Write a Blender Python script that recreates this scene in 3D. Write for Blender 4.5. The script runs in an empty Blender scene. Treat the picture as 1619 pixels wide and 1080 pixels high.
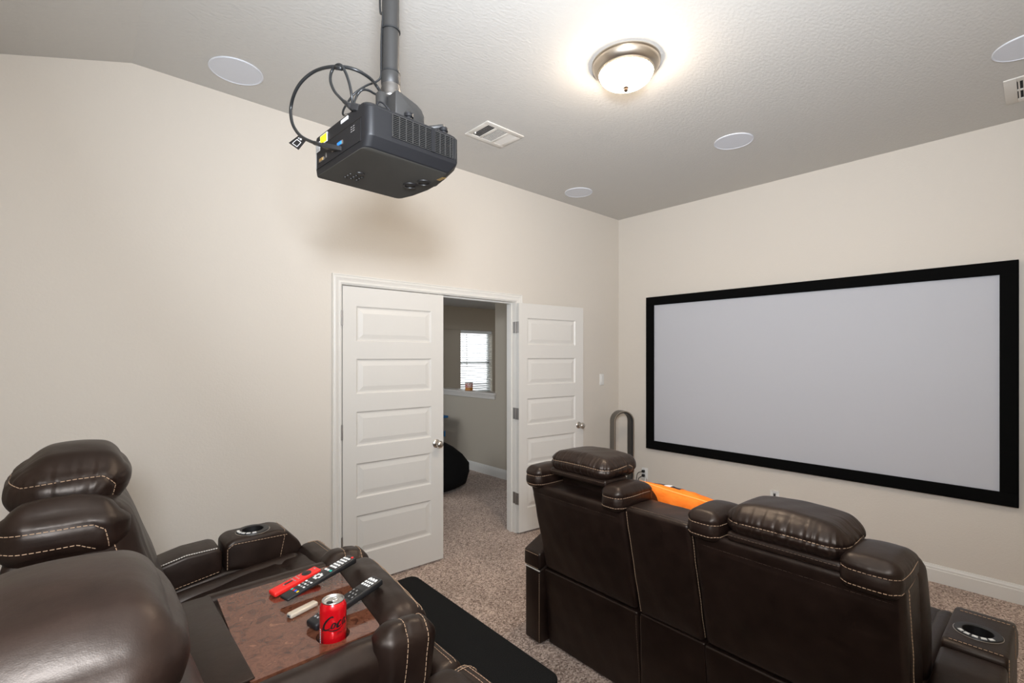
import bpy, bmesh, math, random
import numpy as np
from mathutils import Vector, Matrix
random.seed(7); np.random.seed(7)
S = bpy.context.scene
COL = S.collection
PI = math.pi

# ------------------------------------------------------------------ camera, world, lights, exposure
CAM_H = 1.56
FX, FY = 0.67183, 0.74070
cd = bpy.data.cameras.new('camera'); cam = bpy.data.objects.new('camera', cd); COL.objects.link(cam)
cam.location = (0, 0, CAM_H)
cam.rotation_euler = (PI/2, 0, -math.asin(FX))
cd.sensor_width = 36; cd.lens = 36*756/1619; cd.shift_y = 23/1619; cd.clip_start = .02
S.camera = cam
S.view_settings.view_transform = 'Standard'; S.view_settings.look = 'None'
S.view_settings.gamma = 1; S.view_settings.use_curve_mapping = False
S.view_settings.exposure = 0.29
w = bpy.data.worlds.new('overcast_sky'); S.world = w; w.use_nodes = True
w.node_tree.nodes['Background'].inputs[0].default_value = (.86, .93, 1, 1)
w.node_tree.nodes['Background'].inputs[1].default_value = 4.0

def area(name, loc, target, size, power, color, sy=None):
    l = bpy.data.lights.new(name, 'AREA'); l.energy = power; l.color = color; l.size = size
    if sy: l.shape = 'RECTANGLE'; l.size_y = sy
    o = bpy.data.objects.new(name, l); COL.objects.link(o); o.location = loc
    o.rotation_euler = (Vector(target)-Vector(loc)).to_track_quat('-Z', 'Y').to_euler()
    return o
# photographer's flash beside the camera, half of it bounced up to the ceiling
area('camera_flash', (-.10, -.06, 1.84), (.25, 1.75, 1.75), .30, 31, (.91, .98, 1.08))
area('flash_bounce', (.0, -.06, 2.02), (2.1, 1.15, 3.05), .22, 42, (.91, .98, 1.08)).data.spread = math.radians(120)
# unseen fill light added inside the hall to brighten the half wall
area('hall_fill', (1.3, 5.6, 1.6), (4.0, 5.2, .9), 1.2, 17, (.9, .95, 1), 1.0)

area('stairwell_fill', (6.5, 4.2, 1.9), (5.2, 7.0, 1.7), 1.0, 5, (1, .93, .82))  # fill added out of view to lighten the hall window wall

# ------------------------------------------------------------------ materials
def mat(name, col, rough=.5, metal=0., col2=None, nscale=30., ndet=3., bump=0., bscale=200., bdet=2., coat=0., emit=None, spec=.5,
        ramp=(.35, .65), bdist=.002, vor=False, sheen=0., stretch=None):
    m = bpy.data.materials.new(name); m.use_nodes = True
    nt = m.node_tree; b = nt.nodes['Principled BSDF']
    b.inputs['Base Color'].default_value = (*col, 1); b.inputs['Roughness'].default_value = rough
    b.inputs['Metallic'].default_value = metal; b.inputs['Coat Weight'].default_value = coat
    b.inputs['Specular IOR Level'].default_value = spec; b.inputs['Sheen Weight'].default_value = sheen
    b.inputs['Coat Roughness'].default_value = .05
    tc = nt.nodes.new('ShaderNodeTexCoord'); vec = tc.outputs['Object']
    if stretch:
        mp = nt.nodes.new('ShaderNodeMapping'); mp.inputs['Scale'].default_value = stretch
        nt.links.new(vec, mp.inputs['Vector']); vec = mp.outputs['Vector']
    if col2:
        n = nt.nodes.new('ShaderNodeTexNoise'); n.inputs['Scale'].default_value = nscale; n.inputs['Detail'].default_value = ndet
        nt.links.new(vec, n.inputs['Vector'])
        r = nt.nodes.new('ShaderNodeValToRGB')
        r.color_ramp.elements[0].position = ramp[0]; r.color_ramp.elements[0].color = (*col, 1)
        r.color_ramp.elements[1].position = ramp[1]; r.color_ramp.elements[1].color = (*col2, 1)
        nt.links.new(n.outputs['Fac'], r.inputs['Fac']); nt.links.new(r.outputs['Color'], b.inputs['Base Color'])
    if bump:
        if vor:
            n2 = nt.nodes.new('ShaderNodeTexVoronoi'); n2.inputs['Scale'].default_value = bscale; out = n2.outputs['Distance']
        else:
            n2 = nt.nodes.new('ShaderNodeTexNoise'); n2.inputs['Scale'].default_value = bscale; n2.inputs['Detail'].default_value = bdet; out = n2.outputs['Fac']
        nt.links.new(vec, n2.inputs['Vector'])
        bp = nt.nodes.new('ShaderNodeBump'); bp.inputs['Strength'].default_value = bump; bp.inputs['Distance'].default_value = bdist
        nt.links.new(out, bp.inputs['Height']); nt.links.new(bp.outputs['Normal'], b.inputs['Normal'])
    if emit:
        b.inputs['Emission Color'].default_value = (*emit[0], 1); b.inputs['Emission Strength'].default_value = emit[1]
    return m

M = {}
M['wall'] = mat('wall_paint', (.665, .612, .540), .75, bump=.22, bscale=95, bdet=3, bdist=.004)
M['ceil'] = mat('ceiling_paint', (.59, .573, .54), .8, bump=.34, bscale=48, bdet=4, bdist=.007, stretch=(1, 1.6, 1))
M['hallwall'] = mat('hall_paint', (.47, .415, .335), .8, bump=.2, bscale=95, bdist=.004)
M['trim'] = mat('white_trim_paint', (.72, .695, .645), .38)
M['door'] = mat('door_paint', (.67, .645, .60), .42, bump=.06, bscale=60, stretch=(1, 1, .12))
M['carpet'] = None
M['blackcarpet'] = mat('black_carpet', (.006, .006, .006), .97, col2=(.018, .018, .018), nscale=300, bump=.7, bscale=400, bdist=.004, spec=.12)
M['burl'] = None
M['metal'] = mat('brushed_nickel', (.56, .52, .47), .3, metal=1, bump=.05, bscale=300)
M['pan'] = mat('lamp_nickel', (.62, .55, .46), .34, metal=1)
M['finial'] = mat('antique_brass', (.016, .009, .004), .6, metal=.0, spec=.1)
M['blackpl'] = mat('black_plastic', (.012, .012, .013), .42, bump=.12, bscale=900, bdist=.0004)
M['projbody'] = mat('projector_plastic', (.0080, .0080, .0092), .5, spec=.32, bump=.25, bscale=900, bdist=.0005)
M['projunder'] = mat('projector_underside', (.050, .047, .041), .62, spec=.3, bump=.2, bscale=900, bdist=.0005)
M['steel'] = mat('dull_steel', (.20, .19, .18), .45, metal=1)
M['projdark'] = mat('projector_recess', (.004, .004, .004), .6)
M['pipe'] = mat('pipe_powder_coat', (.022, .021, .020), .5, bump=.25, bscale=700, bdist=.0006)
M['cable'] = mat('cable_rubber', (.012, .013, .014), .38)
M['felt'] = mat('black_velvet', (.0025, .0025, .0025), .95, spec=.1)
M['screen'] = mat('screen_fabric', (.505, .51, .54), .85, bump=.08, bscale=900, bdist=.0005)
M['spk'] = mat('speaker_grille', (.70, .72, .77), .6, bump=.35, bscale=700, bdist=.001, vor=True)
M['white'] = mat('white_plastic', (.78, .77, .74), .4)
M['vent'] = mat('vent_enamel', (.70, .67, .62), .42)
M['dark'] = mat('duct_dark', (.012, .012, .014), .8)
M['stitch'] = mat('tan_thread', (.47, .31, .195), .7)
M['stitchdark'] = mat('brown_thread', (.12, .075, .05), .6)
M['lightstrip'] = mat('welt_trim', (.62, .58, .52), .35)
M['orange'] = mat('orange_cotton', (.88, .175, .014), .85, col2=(.95, .225, .024), nscale=14, bump=.45, bscale=34, bdet=3, bdist=.012, spec=.2)
M['piping'] = mat('orange_piping', (.95, .36, .07), .8)
M['patchblack'] = mat('patch_black', (.012, .011, .014), .8)
M['patchwhite'] = mat('patch_white', (.78, .78, .78), .8)
M['red'] = mat('red_silicone', (.80, .02, .015), .45)
M['can'] = mat('red_can_paint', (.72, .006, .012), .22, metal=.35, coat=.6)
M['alu'] = mat('can_aluminium', (.72, .71, .69), .28, metal=1)
M['ink'] = mat('black_ink', (.006, .005, .005), .5)
M['cream'] = mat('cream_metal', (.62, .54, .43), .35, metal=.35)
M['buttonwhite'] = mat('button_white', (.75, .75, .73), .5)
M['buttongrey'] = mat('button_grey', (.30, .29, .28), .5)
M['btnred'] = mat('button_red', (.7, .02, .02), .5)
M['btngreen'] = mat('button_teal', (.0, .42, .34), .5)
M['btnblue'] = mat('button_blue', (.03, .12, .75), .5)
M['btnyellow'] = mat('button_yellow', (.85, .62, .02), .5)
M['stickeryellow'] = mat('sticker_yellow', (.86, .72, .01), .5)
M['stickerwhite'] = mat('sticker_white', (.62, .62, .62), .5)
M['vga'] = mat('socket_blue', (.02, .20, .72), .4)
M['brass'] = mat('socket_brass', (.55, .36, .12), .35, metal=.8)
M['fan'] = mat('fan_gunmetal', (.20, .19, .175), .32, metal=.85)
M['fanin'] = mat('fan_dark', (.035, .033, .03), .4)
M['bean'] = mat('black_fabric', (.006, .006, .0065), .9, bump=.4, bscale=200, spec=.15)
M['blue'] = mat('blue_plastic', (.01, .16, .42), .4)
M['ledgewood'] = mat('ledge_paint', (.62, .58, .53), .35)
M['jar'] = mat('jar_wax', (.55, .22, .05), .3)
M['jarlabel'] = mat('jar_label', (.55, .12, .11), .5, col2=(.75, .62, .55), nscale=70, ramp=(.48, .52))
M['blind'] = mat('blind_vinyl', (.78, .80, .80), .5)
M['brickout'] = mat('pale_brick', (.72, .70, .67), .9, col2=(.55, .51, .48), nscale=9)
M['hingem'] = mat('hinge_nickel', (.30, .28, .26), .42, metal=.75)
M['tag'] = mat('tag_black', (.010, .010, .012), .5)

def leather(name='brown_leather', base=(.0095, .0047, .0034), base2=(.0170, .0088, .0063)):
    m = bpy.data.materials.new(name); m.use_nodes = True; nt = m.node_tree; b = nt.nodes['Principled BSDF']
    tc = nt.nodes.new('ShaderNodeTexCoord')
    n = nt.nodes.new('ShaderNodeTexNoise'); n.inputs['Scale'].default_value = 16; n.inputs['Detail'].default_value = 5
    r = nt.nodes.new('ShaderNodeValToRGB'); r.color_ramp.elements[0].color = (*base, 1); r.color_ramp.elements[1].color = (*base2, 1)
    r.color_ramp.elements[0].position = .35; r.color_ramp.elements[1].position = .72
    mr = nt.nodes.new('ShaderNodeMapRange'); mr.inputs['To Min'].default_value = .36; mr.inputs['To Max'].default_value = .47
    v = nt.nodes.new('ShaderNodeTexVoronoi'); v.inputs['Scale'].default_value = 620
    n2 = nt.nodes.new('ShaderNodeTexNoise'); n2.inputs['Scale'].default_value = 34; n2.inputs['Detail'].default_value = 3
    for x in (n, v, n2): nt.links.new(tc.outputs['Object'], x.inputs['Vector'])
    b1 = nt.nodes.new('ShaderNodeBump'); b1.inputs['Strength'].default_value = .05; b1.inputs['Distance'].default_value = .0012
    b2 = nt.nodes.new('ShaderNodeBump'); b2.inputs['Strength'].default_value = .12; b2.inputs['Distance'].default_value = .006
    nt.links.new(n.outputs['Fac'], r.inputs['Fac']); nt.links.new(r.outputs['Color'], b.inputs['Base Color'])
    nt.links.new(n.outputs['Fac'], mr.inputs['Value']); nt.links.new(mr.outputs['Result'], b.inputs['Roughness'])
    nt.links.new(v.outputs['Distance'], b1.inputs['Height']); nt.links.new(n2.outputs['Fac'], b2.inputs['Height'])
    nt.links.new(b1.outputs['Normal'], b2.inputs['Normal']); nt.links.new(b2.outputs['Normal'], b.inputs['Normal'])
    b.inputs['Specular IOR Level'].default_value = .42; b.inputs['Specular Tint'].default_value = (1, .87, .76, 1)
    return m
M['leather'] = leather()

def burl():
    m = bpy.data.materials.new('burl_veneer'); m.use_nodes = True; nt = m.node_tree; b = nt.nodes['Principled BSDF']
    tc = nt.nodes.new('ShaderNodeTexCoord')
    n = nt.nodes.new('ShaderNodeTexNoise'); n.inputs['Scale'].default_value = 30; n.inputs['Detail'].default_value = 10; n.inputs['Roughness'].default_value = .62; n.inputs['Distortion'].default_value = 1.0
    r = nt.nodes.new('ShaderNodeValToRGB'); e = r.color_ramp.elements
    e[0].position = .28; e[0].color = (.040, .012, .007, 1); e[1].position = .72; e[1].color = (.27, .112, .06, 1)
    k = e.new(.45); k.color = (.098, .034, .018, 1); k = e.new(.52); k.color = (.135, .052, .028, 1); k = e.new(.59); k.color = (.092, .032, .018, 1)
    nt.links.new(tc.outputs['Object'], n.inputs['Vector']); nt.links.new(n.outputs['Fac'], r.inputs['Fac'])
    nt.links.new(r.outputs['Color'], b.inputs['Base Color'])
    b.inputs['Roughness'].default_value = .045; b.inputs['Specular IOR Level'].default_value = .55
    return m
M['burl'] = burl()

def carpet():
    m = bpy.data.materials.new('taupe_carpet'); m.use_nodes = True; nt = m.node_tree; b = nt.nodes['Principled BSDF']
    tc = nt.nodes.new('ShaderNodeTexCoord')
    v = nt.nodes.new('ShaderNodeTexVoronoi'); v.inputs['Scale'].default_value = 125; v.inputs['Randomness'].default_value = 1
    n = nt.nodes.new('ShaderNodeTexNoise'); n.inputs['Scale'].default_value = 150; n.inputs['Detail'].default_value = 3
    g = nt.nodes.new('ShaderNodeTexNoise'); g.inputs['Scale'].default_value = 3.2; g.inputs['Detail'].default_value = 4
    for x in (v, n, g): nt.links.new(tc.outputs['Object'], x.inputs['Vector'])
    sp = nt.nodes.new('ShaderNodeSeparateColor'); nt.links.new(v.outputs['Color'], sp.inputs['Color'])
    a = nt.nodes.new('ShaderNodeMath'); a.operation = 'MULTIPLY_ADD'; a.inputs[1].default_value = .62; nt.links.new(sp.outputs[0], a.inputs[0])
    a2 = nt.nodes.new('ShaderNodeMath'); a2.operation = 'MULTIPLY'; a2.inputs[1].default_value = .42; nt.links.new(n.outputs['Fac'], a2.inputs[0]); nt.links.new(a2.outputs[0], a.inputs[2])
    r = nt.nodes.new('ShaderNodeValToRGB'); e = r.color_ramp.elements
    e[0].position = .16; e[0].color = (.11, .066, .049, 1); e[1].position = .84; e[1].color = (.78, .63, .53, 1)
    k = e.new(.38); k.color = (.37, .262, .205, 1); k = e.new(.62); k.color = (.55, .415, .335, 1)
    nt.links.new(a.outputs[0], r.inputs['Fac'])
    mx = nt.nodes.new('ShaderNodeMix'); mx.data_type = 'RGBA'; mx.blend_type = 'MULTIPLY'; mx.inputs['Factor'].default_value = .5
    gr = nt.nodes.new('ShaderNodeValToRGB'); gr.color_ramp.elements[0].position = .35; gr.color_ramp.elements[0].color = (.62, .6, .58, 1); gr.color_ramp.elements[1].position = .6
    nt.links.new(g.outputs['Fac'], gr.inputs['Fac']); nt.links.new(r.outputs['Color'], mx.inputs['A']); nt.links.new(gr.outputs['Color'], mx.inputs['B'])
    nt.links.new(mx.outputs['Result'], b.inputs['Base Color'])
    bp = nt.nodes.new('ShaderNodeBump'); bp.inputs['Strength'].default_value = .8; bp.inputs['Distance'].default_value = .008
    nt.links.new(a.outputs[0], bp.inputs['Height']); nt.links.new(bp.outputs['Normal'], b.inputs['Normal'])
    b.inputs['Roughness'].default_value = .95; b.inputs['Specular IOR Level'].default_value = .1; b.inputs['Sheen Weight'].default_value = .2
    return m
M['carpet'] = carpet()

def lampglass():
    m = bpy.data.materials.new('lit_frosted_glass'); m.use_nodes = True; nt = m.node_tree; b = nt.nodes['Principled BSDF']
    b.inputs['Base Color'].default_value = (.9, .88, .84, 1); b.inputs['Roughness'].default_value = .3
    b.inputs['Emission Color'].default_value = (1, .83, .65, 1); b.inputs['Emission Strength'].default_value = 92
    return m
M['lampglass'] = lampglass()
def paneglass():
    m = bpy.data.materials.new('window_glass'); m.use_nodes = True; nt = m.node_tree; b = nt.nodes['Principled BSDF']
    b.inputs['Transmission Weight'].default_value = 1; b.inputs['Roughness'].default_value = 0; b.inputs['IOR'].default_value = 1.1
    return m
M['pane'] = paneglass()

# ------------------------------------------------------------------ builders
ORG = {}
def setp(o, label=None, cat=None, group=None, kind=None):
    if label: o['label'] = label
    if cat: o['category'] = cat
    if group: o['group'] = group
    if kind: o['kind'] = kind
    return o
def thing(name, label, cat, loc=(0, 0, 0), group=None, kind=None):
    o = bpy.data.objects.new(name, None); COL.objects.link(o); o.location = loc; o.empty_display_size = .05
    ORG[o] = Vector(loc)
    return setp(o, label, cat, group, kind)
def org(p):
    return ORG.get(p, Vector((0, 0, 0)))
def obj(name, V, Fc, m, parent=None, smooth=None, local=False, mats=None, fmat=None):
    """vertices in world coordinates; linked as one mesh object (top-level: origin at its base)"""
    V = np.asarray(V, dtype=float)
    if parent is not None:
        o0 = Vector((0, 0, 0)) if local else org(parent)
    elif local:
        o0 = Vector((0, 0, 0))
    else:
        lo, hi = V.min(0), V.max(0); o0 = Vector(((lo[0]+hi[0])/2, (lo[1]+hi[1])/2, lo[2]))
    me = bpy.data.meshes.new(name); me.from_pydata((V-np.array(o0)).tolist(), [], [tuple(map(int, f)) for f in Fc])
    if mats:
        for x in mats: me.materials.append(x)
        if fmat is not None: me.polygons.foreach_set('material_index', fmat)
    else: me.materials.append(m)
    if smooth is True: me.shade_smooth()
    elif smooth: me.shade_smooth(); me.set_sharp_from_angle(angle=math.radians(smooth))
    me.update()
    o = bpy.data.objects.new(name, me); COL.objects.link(o)
    if parent is not None: o.parent = parent; ORG[o] = org(parent)
    else: o.location = o0; ORG[o] = o0
    return o
class MB:
    """collects shapes into one vertex / face list"""
    def __init__(s): s.V = []; s.F = []; s.m = []
    def add(s, V, F, mi=0):
        n = len(s.V); s.V += [tuple(v) for v in V]; s.F += [tuple(i+n for i in f) for f in F]; s.m += [mi]*len(F); return s
    def box(s, lo, hi, r=0, seg=2, mi=0):
        V, F = boxmesh(lo, hi, r, seg); return s.add(V, F, mi)
    def build(s, name, m, parent=None, smooth=None, **k):
        return obj(name, s.V, s.F, m, parent, smooth, fmat=s.m if k.get('mats') else None, **k)
def bm_out(bm):
    bm.verts.ensure_lookup_table(); bm.normal_update()
    V = [tuple(v.co) for v in bm.verts]; ix = {v: i for i, v in enumerate(bm.verts)}
    F = [tuple(ix[v] for v in f.verts) for f in bm.faces]; bm.free(); return V, F
def boxmesh(lo, hi, r=0, seg=2):
    bm = bmesh.new(); bmesh.ops.create_cube(bm, size=1)
    for v in bm.verts: v.co = [lo[i]+(v.co[i]+.5)*(hi[i]-lo[i]) for i in range(3)]
    if r: bmesh.ops.bevel(bm, geom=bm.edges[:], offset=r, segments=seg, affect='EDGES', profile=.5)
    return bm_out(bm)
def prism(poly, a0, a1, axis='y', r=0, seg=3):
    """closed 2-D polygon (x,z) run along y (or (y,z) along x, (x,y) along z), edges rounded by r"""
    bm = bmesh.new()
    mk = {'y': lambda p, a: (p[0], a, p[1]), 'x': lambda p, a: (a, p[0], p[1]), 'z': lambda p, a: (p[0], p[1], a)}[axis]
    A = [bm.verts.new(mk(p, a0)) for p in poly]; B = [bm.verts.new(mk(p, a1)) for p in poly]; n = len(poly)
    bm.faces.new(A); bm.faces.new(B[::-1])
    for i in range(n): bm.faces.new((A[i], B[i], B[(i+1) % n], A[(i+1) % n]))
    bmesh.ops.recalc_face_normals(bm, faces=bm.faces[:])
    if r: bmesh.ops.bevel(bm, geom=bm.edges[:], offset=r, segments=seg, affect='EDGES', profile=.5, clamp_overlap=True)
    return bm_out(bm)
def tube(path, r, n=8, closed=False, caps=True):
    P = [Vector(p) for p in path]; V = []; F = []; prev = None; m = len(P)
    for i, p in enumerate(P):
        t = (P[(i+1) % m]-P[i-1]) if closed else (P[min(i+1, m-1)]-P[max(i-1, 0)])
        t.normalize()
        u = prev if prev else (Vector((0, 0, 1)) if abs(t.z) < .9 else Vector((1, 0, 0)))
        u = (u-t*u.dot(t)).normalized(); prev = u; v = t.cross(u)
        rr = r[i] if isinstance(r, (list, tuple)) else r
        for k in range(n):
            a = 2*PI*k/n; V.append(p+(u*math.cos(a)+v*math.sin(a))*rr)
    for i in range(m if closed else m-1):
        for k in range(n):
            a = i*n+k; b = i*n+(k+1) % n; c = ((i+1) % m)*n+(k+1) % n; d = ((i+1) % m)*n+k
            F.append((a, b, c, d))
    if caps and not closed: F.append(tuple(range(n))[::-1]); F.append(tuple((m-1)*n+k for k in range(n)))
    return V, F
def spline(pts, sub=8):
    P = [Vector(p) for p in pts]; out = []
    for i in range(len(P)-1):
        p0 = P[max(i-1, 0)]; p1 = P[i]; p2 = P[i+1]; p3 = P[min(i+2, len(P)-1)]
        for k in range(sub):
            t = k/sub
            out.append(.5*((2*p1)+(p2-p0)*t+(2*p0-5*p1+4*p2-p3)*t*t+(3*p1-p0-3*p2+p3)*t**3))
    out.append(P[-1]); return out
def lathe(profile, n=32, c=(0, 0, 0), cap=True, axis=None):
    """profile [(r,z)...] turned about z (or about axis)"""
    V = []; F = []; m = len(profile)
    for r, z in profile:
        for k in range(n):
            a = 2*PI*k/n; V.append(Vector((r*math.cos(a), r*math.sin(a), z)))
    for i in range(m-1):
        for k in range(n):
            F.append((i*n+k, i*n+(k+1) % n, (i+1)*n+(k+1) % n, (i+1)*n+k))
    if cap:
        F.append(tuple(range(n))[::-1]); F.append(tuple((m-1)*n+k for k in range(n)))
    if axis is not None:
        q = Vector((0, 0, 1)).rotation_difference(Vector(axis)); V = [q @ v for v in V]
    c = Vector(c); return [v+c for v in V], F
def dashes(path, on=.0085, off=.0035, r=.00105):
    """broken thread along a path"""
    P = [Vector(p) for p in path]; mb = MB(); L = [0]
    for i in range(1, len(P)): L.append(L[-1]+(P[i]-P[i-1]).length)
    def at(s):
        s = min(max(s, 0), L[-1]); i = 1
        i = int(np.searchsorted(L, s)); i = min(max(i, 1), len(P)-1)
        f = (s-L[i-1])/max(L[i]-L[i-1], 1e-9); return P[i-1].lerp(P[i], f)
    s = 0
    while s < L[-1]-on*.5:
        a, b = at(s), at(s+on)
        if (b-a).length > 1e-5: mb.add(*tube([a, b], r, 4))
        s += on+off
    return mb
def stitch(parent, paths, m='stitch', **k):
    mb = MB()
    for p in paths: d = dashes(p, **k); mb.add(d.V, d.F)
    if not mb.V: return None
    return setp(mb.build('stitching', M[m], parent), kind='stuff')
def line(a, b, n=12):
    a, b = Vector(a), Vector(b); return [a.lerp(b, i/n) for i in range(n+1)]

class Cushion:
    """rounded, padded box: half sizes, corner radius r, bulge per axis, seams pressed in with gathers along them"""
    def __init__(s, half, r, bulge=(0, 0, 0), deform=None, seams=(), step=.008, soft=0.):
        s.half = np.array(half, float); s.r = min(r, min(half)*.98); s.bulge = bulge; s.deform = deform; s.step = step; s.soft = soft
        s.seams = []
        for sm in seams:
            P = [np.array(p, float) for p in sm['path']]; D = []; T = []; t = 0
            for a, b in zip(P[:-1], P[1:]):
                n = max(2, int(np.linalg.norm(b-a)/.006))
                for k in range(n): D.append(a+(b-a)*k/n); T.append(t+np.linalg.norm(b-a)*k/n)
                t += np.linalg.norm(b-a)
            D.append(P[-1]); T.append(t)
            s.seams.append((np.array(D), np.array(T), sm))
    def map(s, q, off=0., world=True):
        q = np.asarray(q, float); h = s.half; r = s.r
        inner = np.clip(q, -(h-r), h-r); d = q-inner; n = d/np.maximum(np.linalg.norm(d, axis=1, keepdims=True), 1e-9)
        p = inner+n*(r+off); u = np.clip(q/h, -1, 1)
        for a in range(3):
            j, k = [x for x in range(3) if x != a]
            p[:, a] += np.sign(n[:, a])*n[:, a]**2*s.bulge[a]*(1-u[:, j]**2)*(1-u[:, k]**2)
        if s.soft:
            w = (np.sin(q[:, 0]*37+q[:, 1]*23+1.3)*np.sin(q[:, 1]*41-q[:, 2]*29+.4)+.6*np.sin(q[:, 2]*53+q[:, 0]*31+2.1))
            p += n*(w*s.soft)[:, None]
        for D, T, sm in s.seams:
            dist = np.full(len(q), 9.); tt = np.zeros(len(q)); side = np.zeros(len(q))
            for c0 in range(0, len(q), 4000):
                dd = np.linalg.norm(q[c0:c0+4000, None, :]-D[None], axis=2); ix = dd.argmin(1)
                dist[c0:c0+4000] = dd[np.arange(len(ix)), ix]; tt[c0:c0+4000] = T[ix]
                side[c0:c0+4000] = (q[c0:c0+4000]-D[ix])@np.array(sm.get('up', (0, 0, 1.)))
            g = -sm.get('depth', .004)*np.exp(-(dist/sm.get('width', .007))**2)
            if sm.get('amp'):
                f = sm.get('freq', 330.)
                wv = .5*np.sin(tt*f+1.7*np.sin(tt*f*.13))+.35*np.sin(tt*f*.57+2.)+.3*np.sin(tt*f*1.43+.8)
                mask = np.where(side > 0, sm.get('wup', 1.), sm.get('wdn', .35))
                g = g+sm['amp']*wv*mask*np.exp(-(dist/sm.get('reach', .035))**2)*np.minimum(1, dist/.008)
            p = p+n*g[:, None]
        return s.deform(p) if (s.deform and world) else p
    def mesh(s):
        ax = []
        for a in range(3):
            h = s.half[a]; r = s.r; nc = max(3, int(r*.8/s.step))
            th = np.linspace(PI/4, 0, nc+1)[:-1]; c = (h-r)+r*np.tan(th)
            nm = max(2, int(2*(h-r)/s.step)); mid = np.linspace(-(h-r), h-r, nm+1)
            ax.append(np.concatenate([-c, mid, c[::-1]]))
        V = []; Fc = []; cnt = 0
        for a in range(3):
            j, k = (a+1) % 3, (a+2) % 3
            A, B = np.meshgrid(ax[j], ax[k], indexing='ij'); na, nb = A.shape
            for sg in (-1, 1):
                q = np.zeros((na*nb, 3)); q[:, a] = sg*s.half[a]; q[:, j] = A.ravel(); q[:, k] = B.ravel()
                i0 = (np.arange(na-1)[:, None]*nb+np.arange(nb-1)[None]).ravel()
                f = np.stack([i0, i0+nb, i0+nb+1, i0+1], 1)
                if sg < 0: f = f[:, ::-1]
                V.append(q); Fc.append(f+cnt); cnt += len(q)
        V = np.concatenate(V); Fc = np.concatenate(Fc)
        key = np.round(V, 6); _, first, inv = np.unique(key, axis=0, return_index=True, return_inverse=True)
        return s.map(V[first]), inv.ravel()[Fc]
    def build(s, name, m, parent=None):
        V, F = s.mesh(); return obj(name, V, F, m, parent, smooth=True)
    def path(s, q, off=.001, sub=None):
        Q = [np.array(q[0], float)]
        for a, b in zip(q[:-1], q[1:]):
            a, b = np.array(a, float), np.array(b, float); n = max(1, int(np.linalg.norm(b-a)/.012))
            for k in range(1, n+1): Q.append(a+(b-a)*k/n)
        return [Vector(p) for p in s.map(np.array(Q), off)]

def text_mesh(txt, size, bold=0.):
    c = bpy.data.curves.new('t', 'FONT'); c.body = txt; c.size = size; c.offset = bold
    o = bpy.data.objects.new('t', c); COL.objects.link(o)
    dg = bpy.context.evaluated_depsgraph_get(); dg.update(); me = bpy.data.meshes.new_from_object(o.evaluated_get(dg))
    V = [tuple(v.co) for v in me.vertices]; F = [tuple(p.vertices) for p in me.polygons]
    bpy.data.objects.remove(o); bpy.data.curves.remove(c); bpy.data.meshes.remove(me)
    return V, F
def struct(name, mb, m, label, smooth=None, parent=None):
    o = mb.build(name, M[m], parent, smooth)
    return setp(o, label, None, None, 'structure')

# ------------------------------------------------------------------ room shell
X0, X1, Y0, Y1, ZC = -.262, 4.39, -.27, 3.10, 3.05
WT = .115
DX0, DX1, DZ = 1.275, 2.87, 2.05          # rough opening of the double door
ZB = 2.905                                # ceiling height at the rear wall
fl = MB().box((X0-.2, Y0-.2, -.1), (X1+.12, Y1+.0001, 0)).box((.6, Y1, -.1), (7.2, 7.2, 0))
struct('floor', fl, 'carpet', 'taupe speckled cut pile carpet')
wl = MB()
poly = [(X0-.1, 0), (DX0, 0), (DX0, DZ), (DX1, DZ), (DX1, 0), (X1+.1, 0), (X1+.1, ZC+.02), (.201, ZC+.02), (X0-.1, ZB-.01)]
wl.add(*prism(poly, Y1, Y1+WT, 'y'))
struct('wall_left', wl, 'wall', 'beige painted wall with the double door')
struct('wall_screen', MB().box((X1, Y0-.1, 0), (X1+.1, Y1, ZC+.02)), 'wall', 'beige painted wall behind the projection screen')
struct('wall_rear', MB().box((X0-.1, Y0-.1, 0), (X0, Y1, ZC)), 'wall', 'beige painted wall behind the rear seats')
struct('wall_right', MB().box((X0, Y0-.1, 0), (X1, Y0, ZC+.02)), 'wall', 'beige painted side wall facing the doors')
ce = MB().add(*prism([(.201, ZC), (X1+.1, ZC), (X1+.1, ZC+.1), (.19, ZC+.1), (X0-.12, ZB+.055), (X0-.12, ZB-.043)], Y0-.1, Y1+.05, 'y'))
struct('ceiling', ce, 'ceil', 'textured greige ceiling sloping down at the rear')

# baseboards
BP = [(0, 0), (.016, 0), (.016, .085), (.013, .09), (.013, .1), (.009, .108), (.006, .118), (0, .12)]
def baseboard(name, p0, p1, nrm, label):
    p0, p1, nrm = Vector(p0), Vector(p1), Vector(nrm); mb = MB(); V = []
    for p in (p0, p1):
        for d, z in BP: V.append(p+nrm*d+Vector((0, 0, z)))
    n = len(BP); F = [(i, (i+1) % n, n+(i+1) % n, n+i) for i in range(n)]+[tuple(range(n)), tuple(range(2*n-1, n-1, -1))]
    mb.add(V, F); bmx = bmesh.new()
    return struct(name, mb, 'trim', label)
baseboard('baseboard_screen', (X1, Y0, 0), (X1, Y1, 0), (-1, 0, 0), 'white baseboard below the projection screen')
baseboard('baseboard_left', (X0, Y1, 0), (1.232, Y1, 0), (0, -1, 0), 'white baseboard left of the double door')
baseboard('baseboard_corner', (2.918, Y1, 0), (X1-.016, Y1, 0), (0, -1, 0), 'white baseboard behind the open door')

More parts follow.
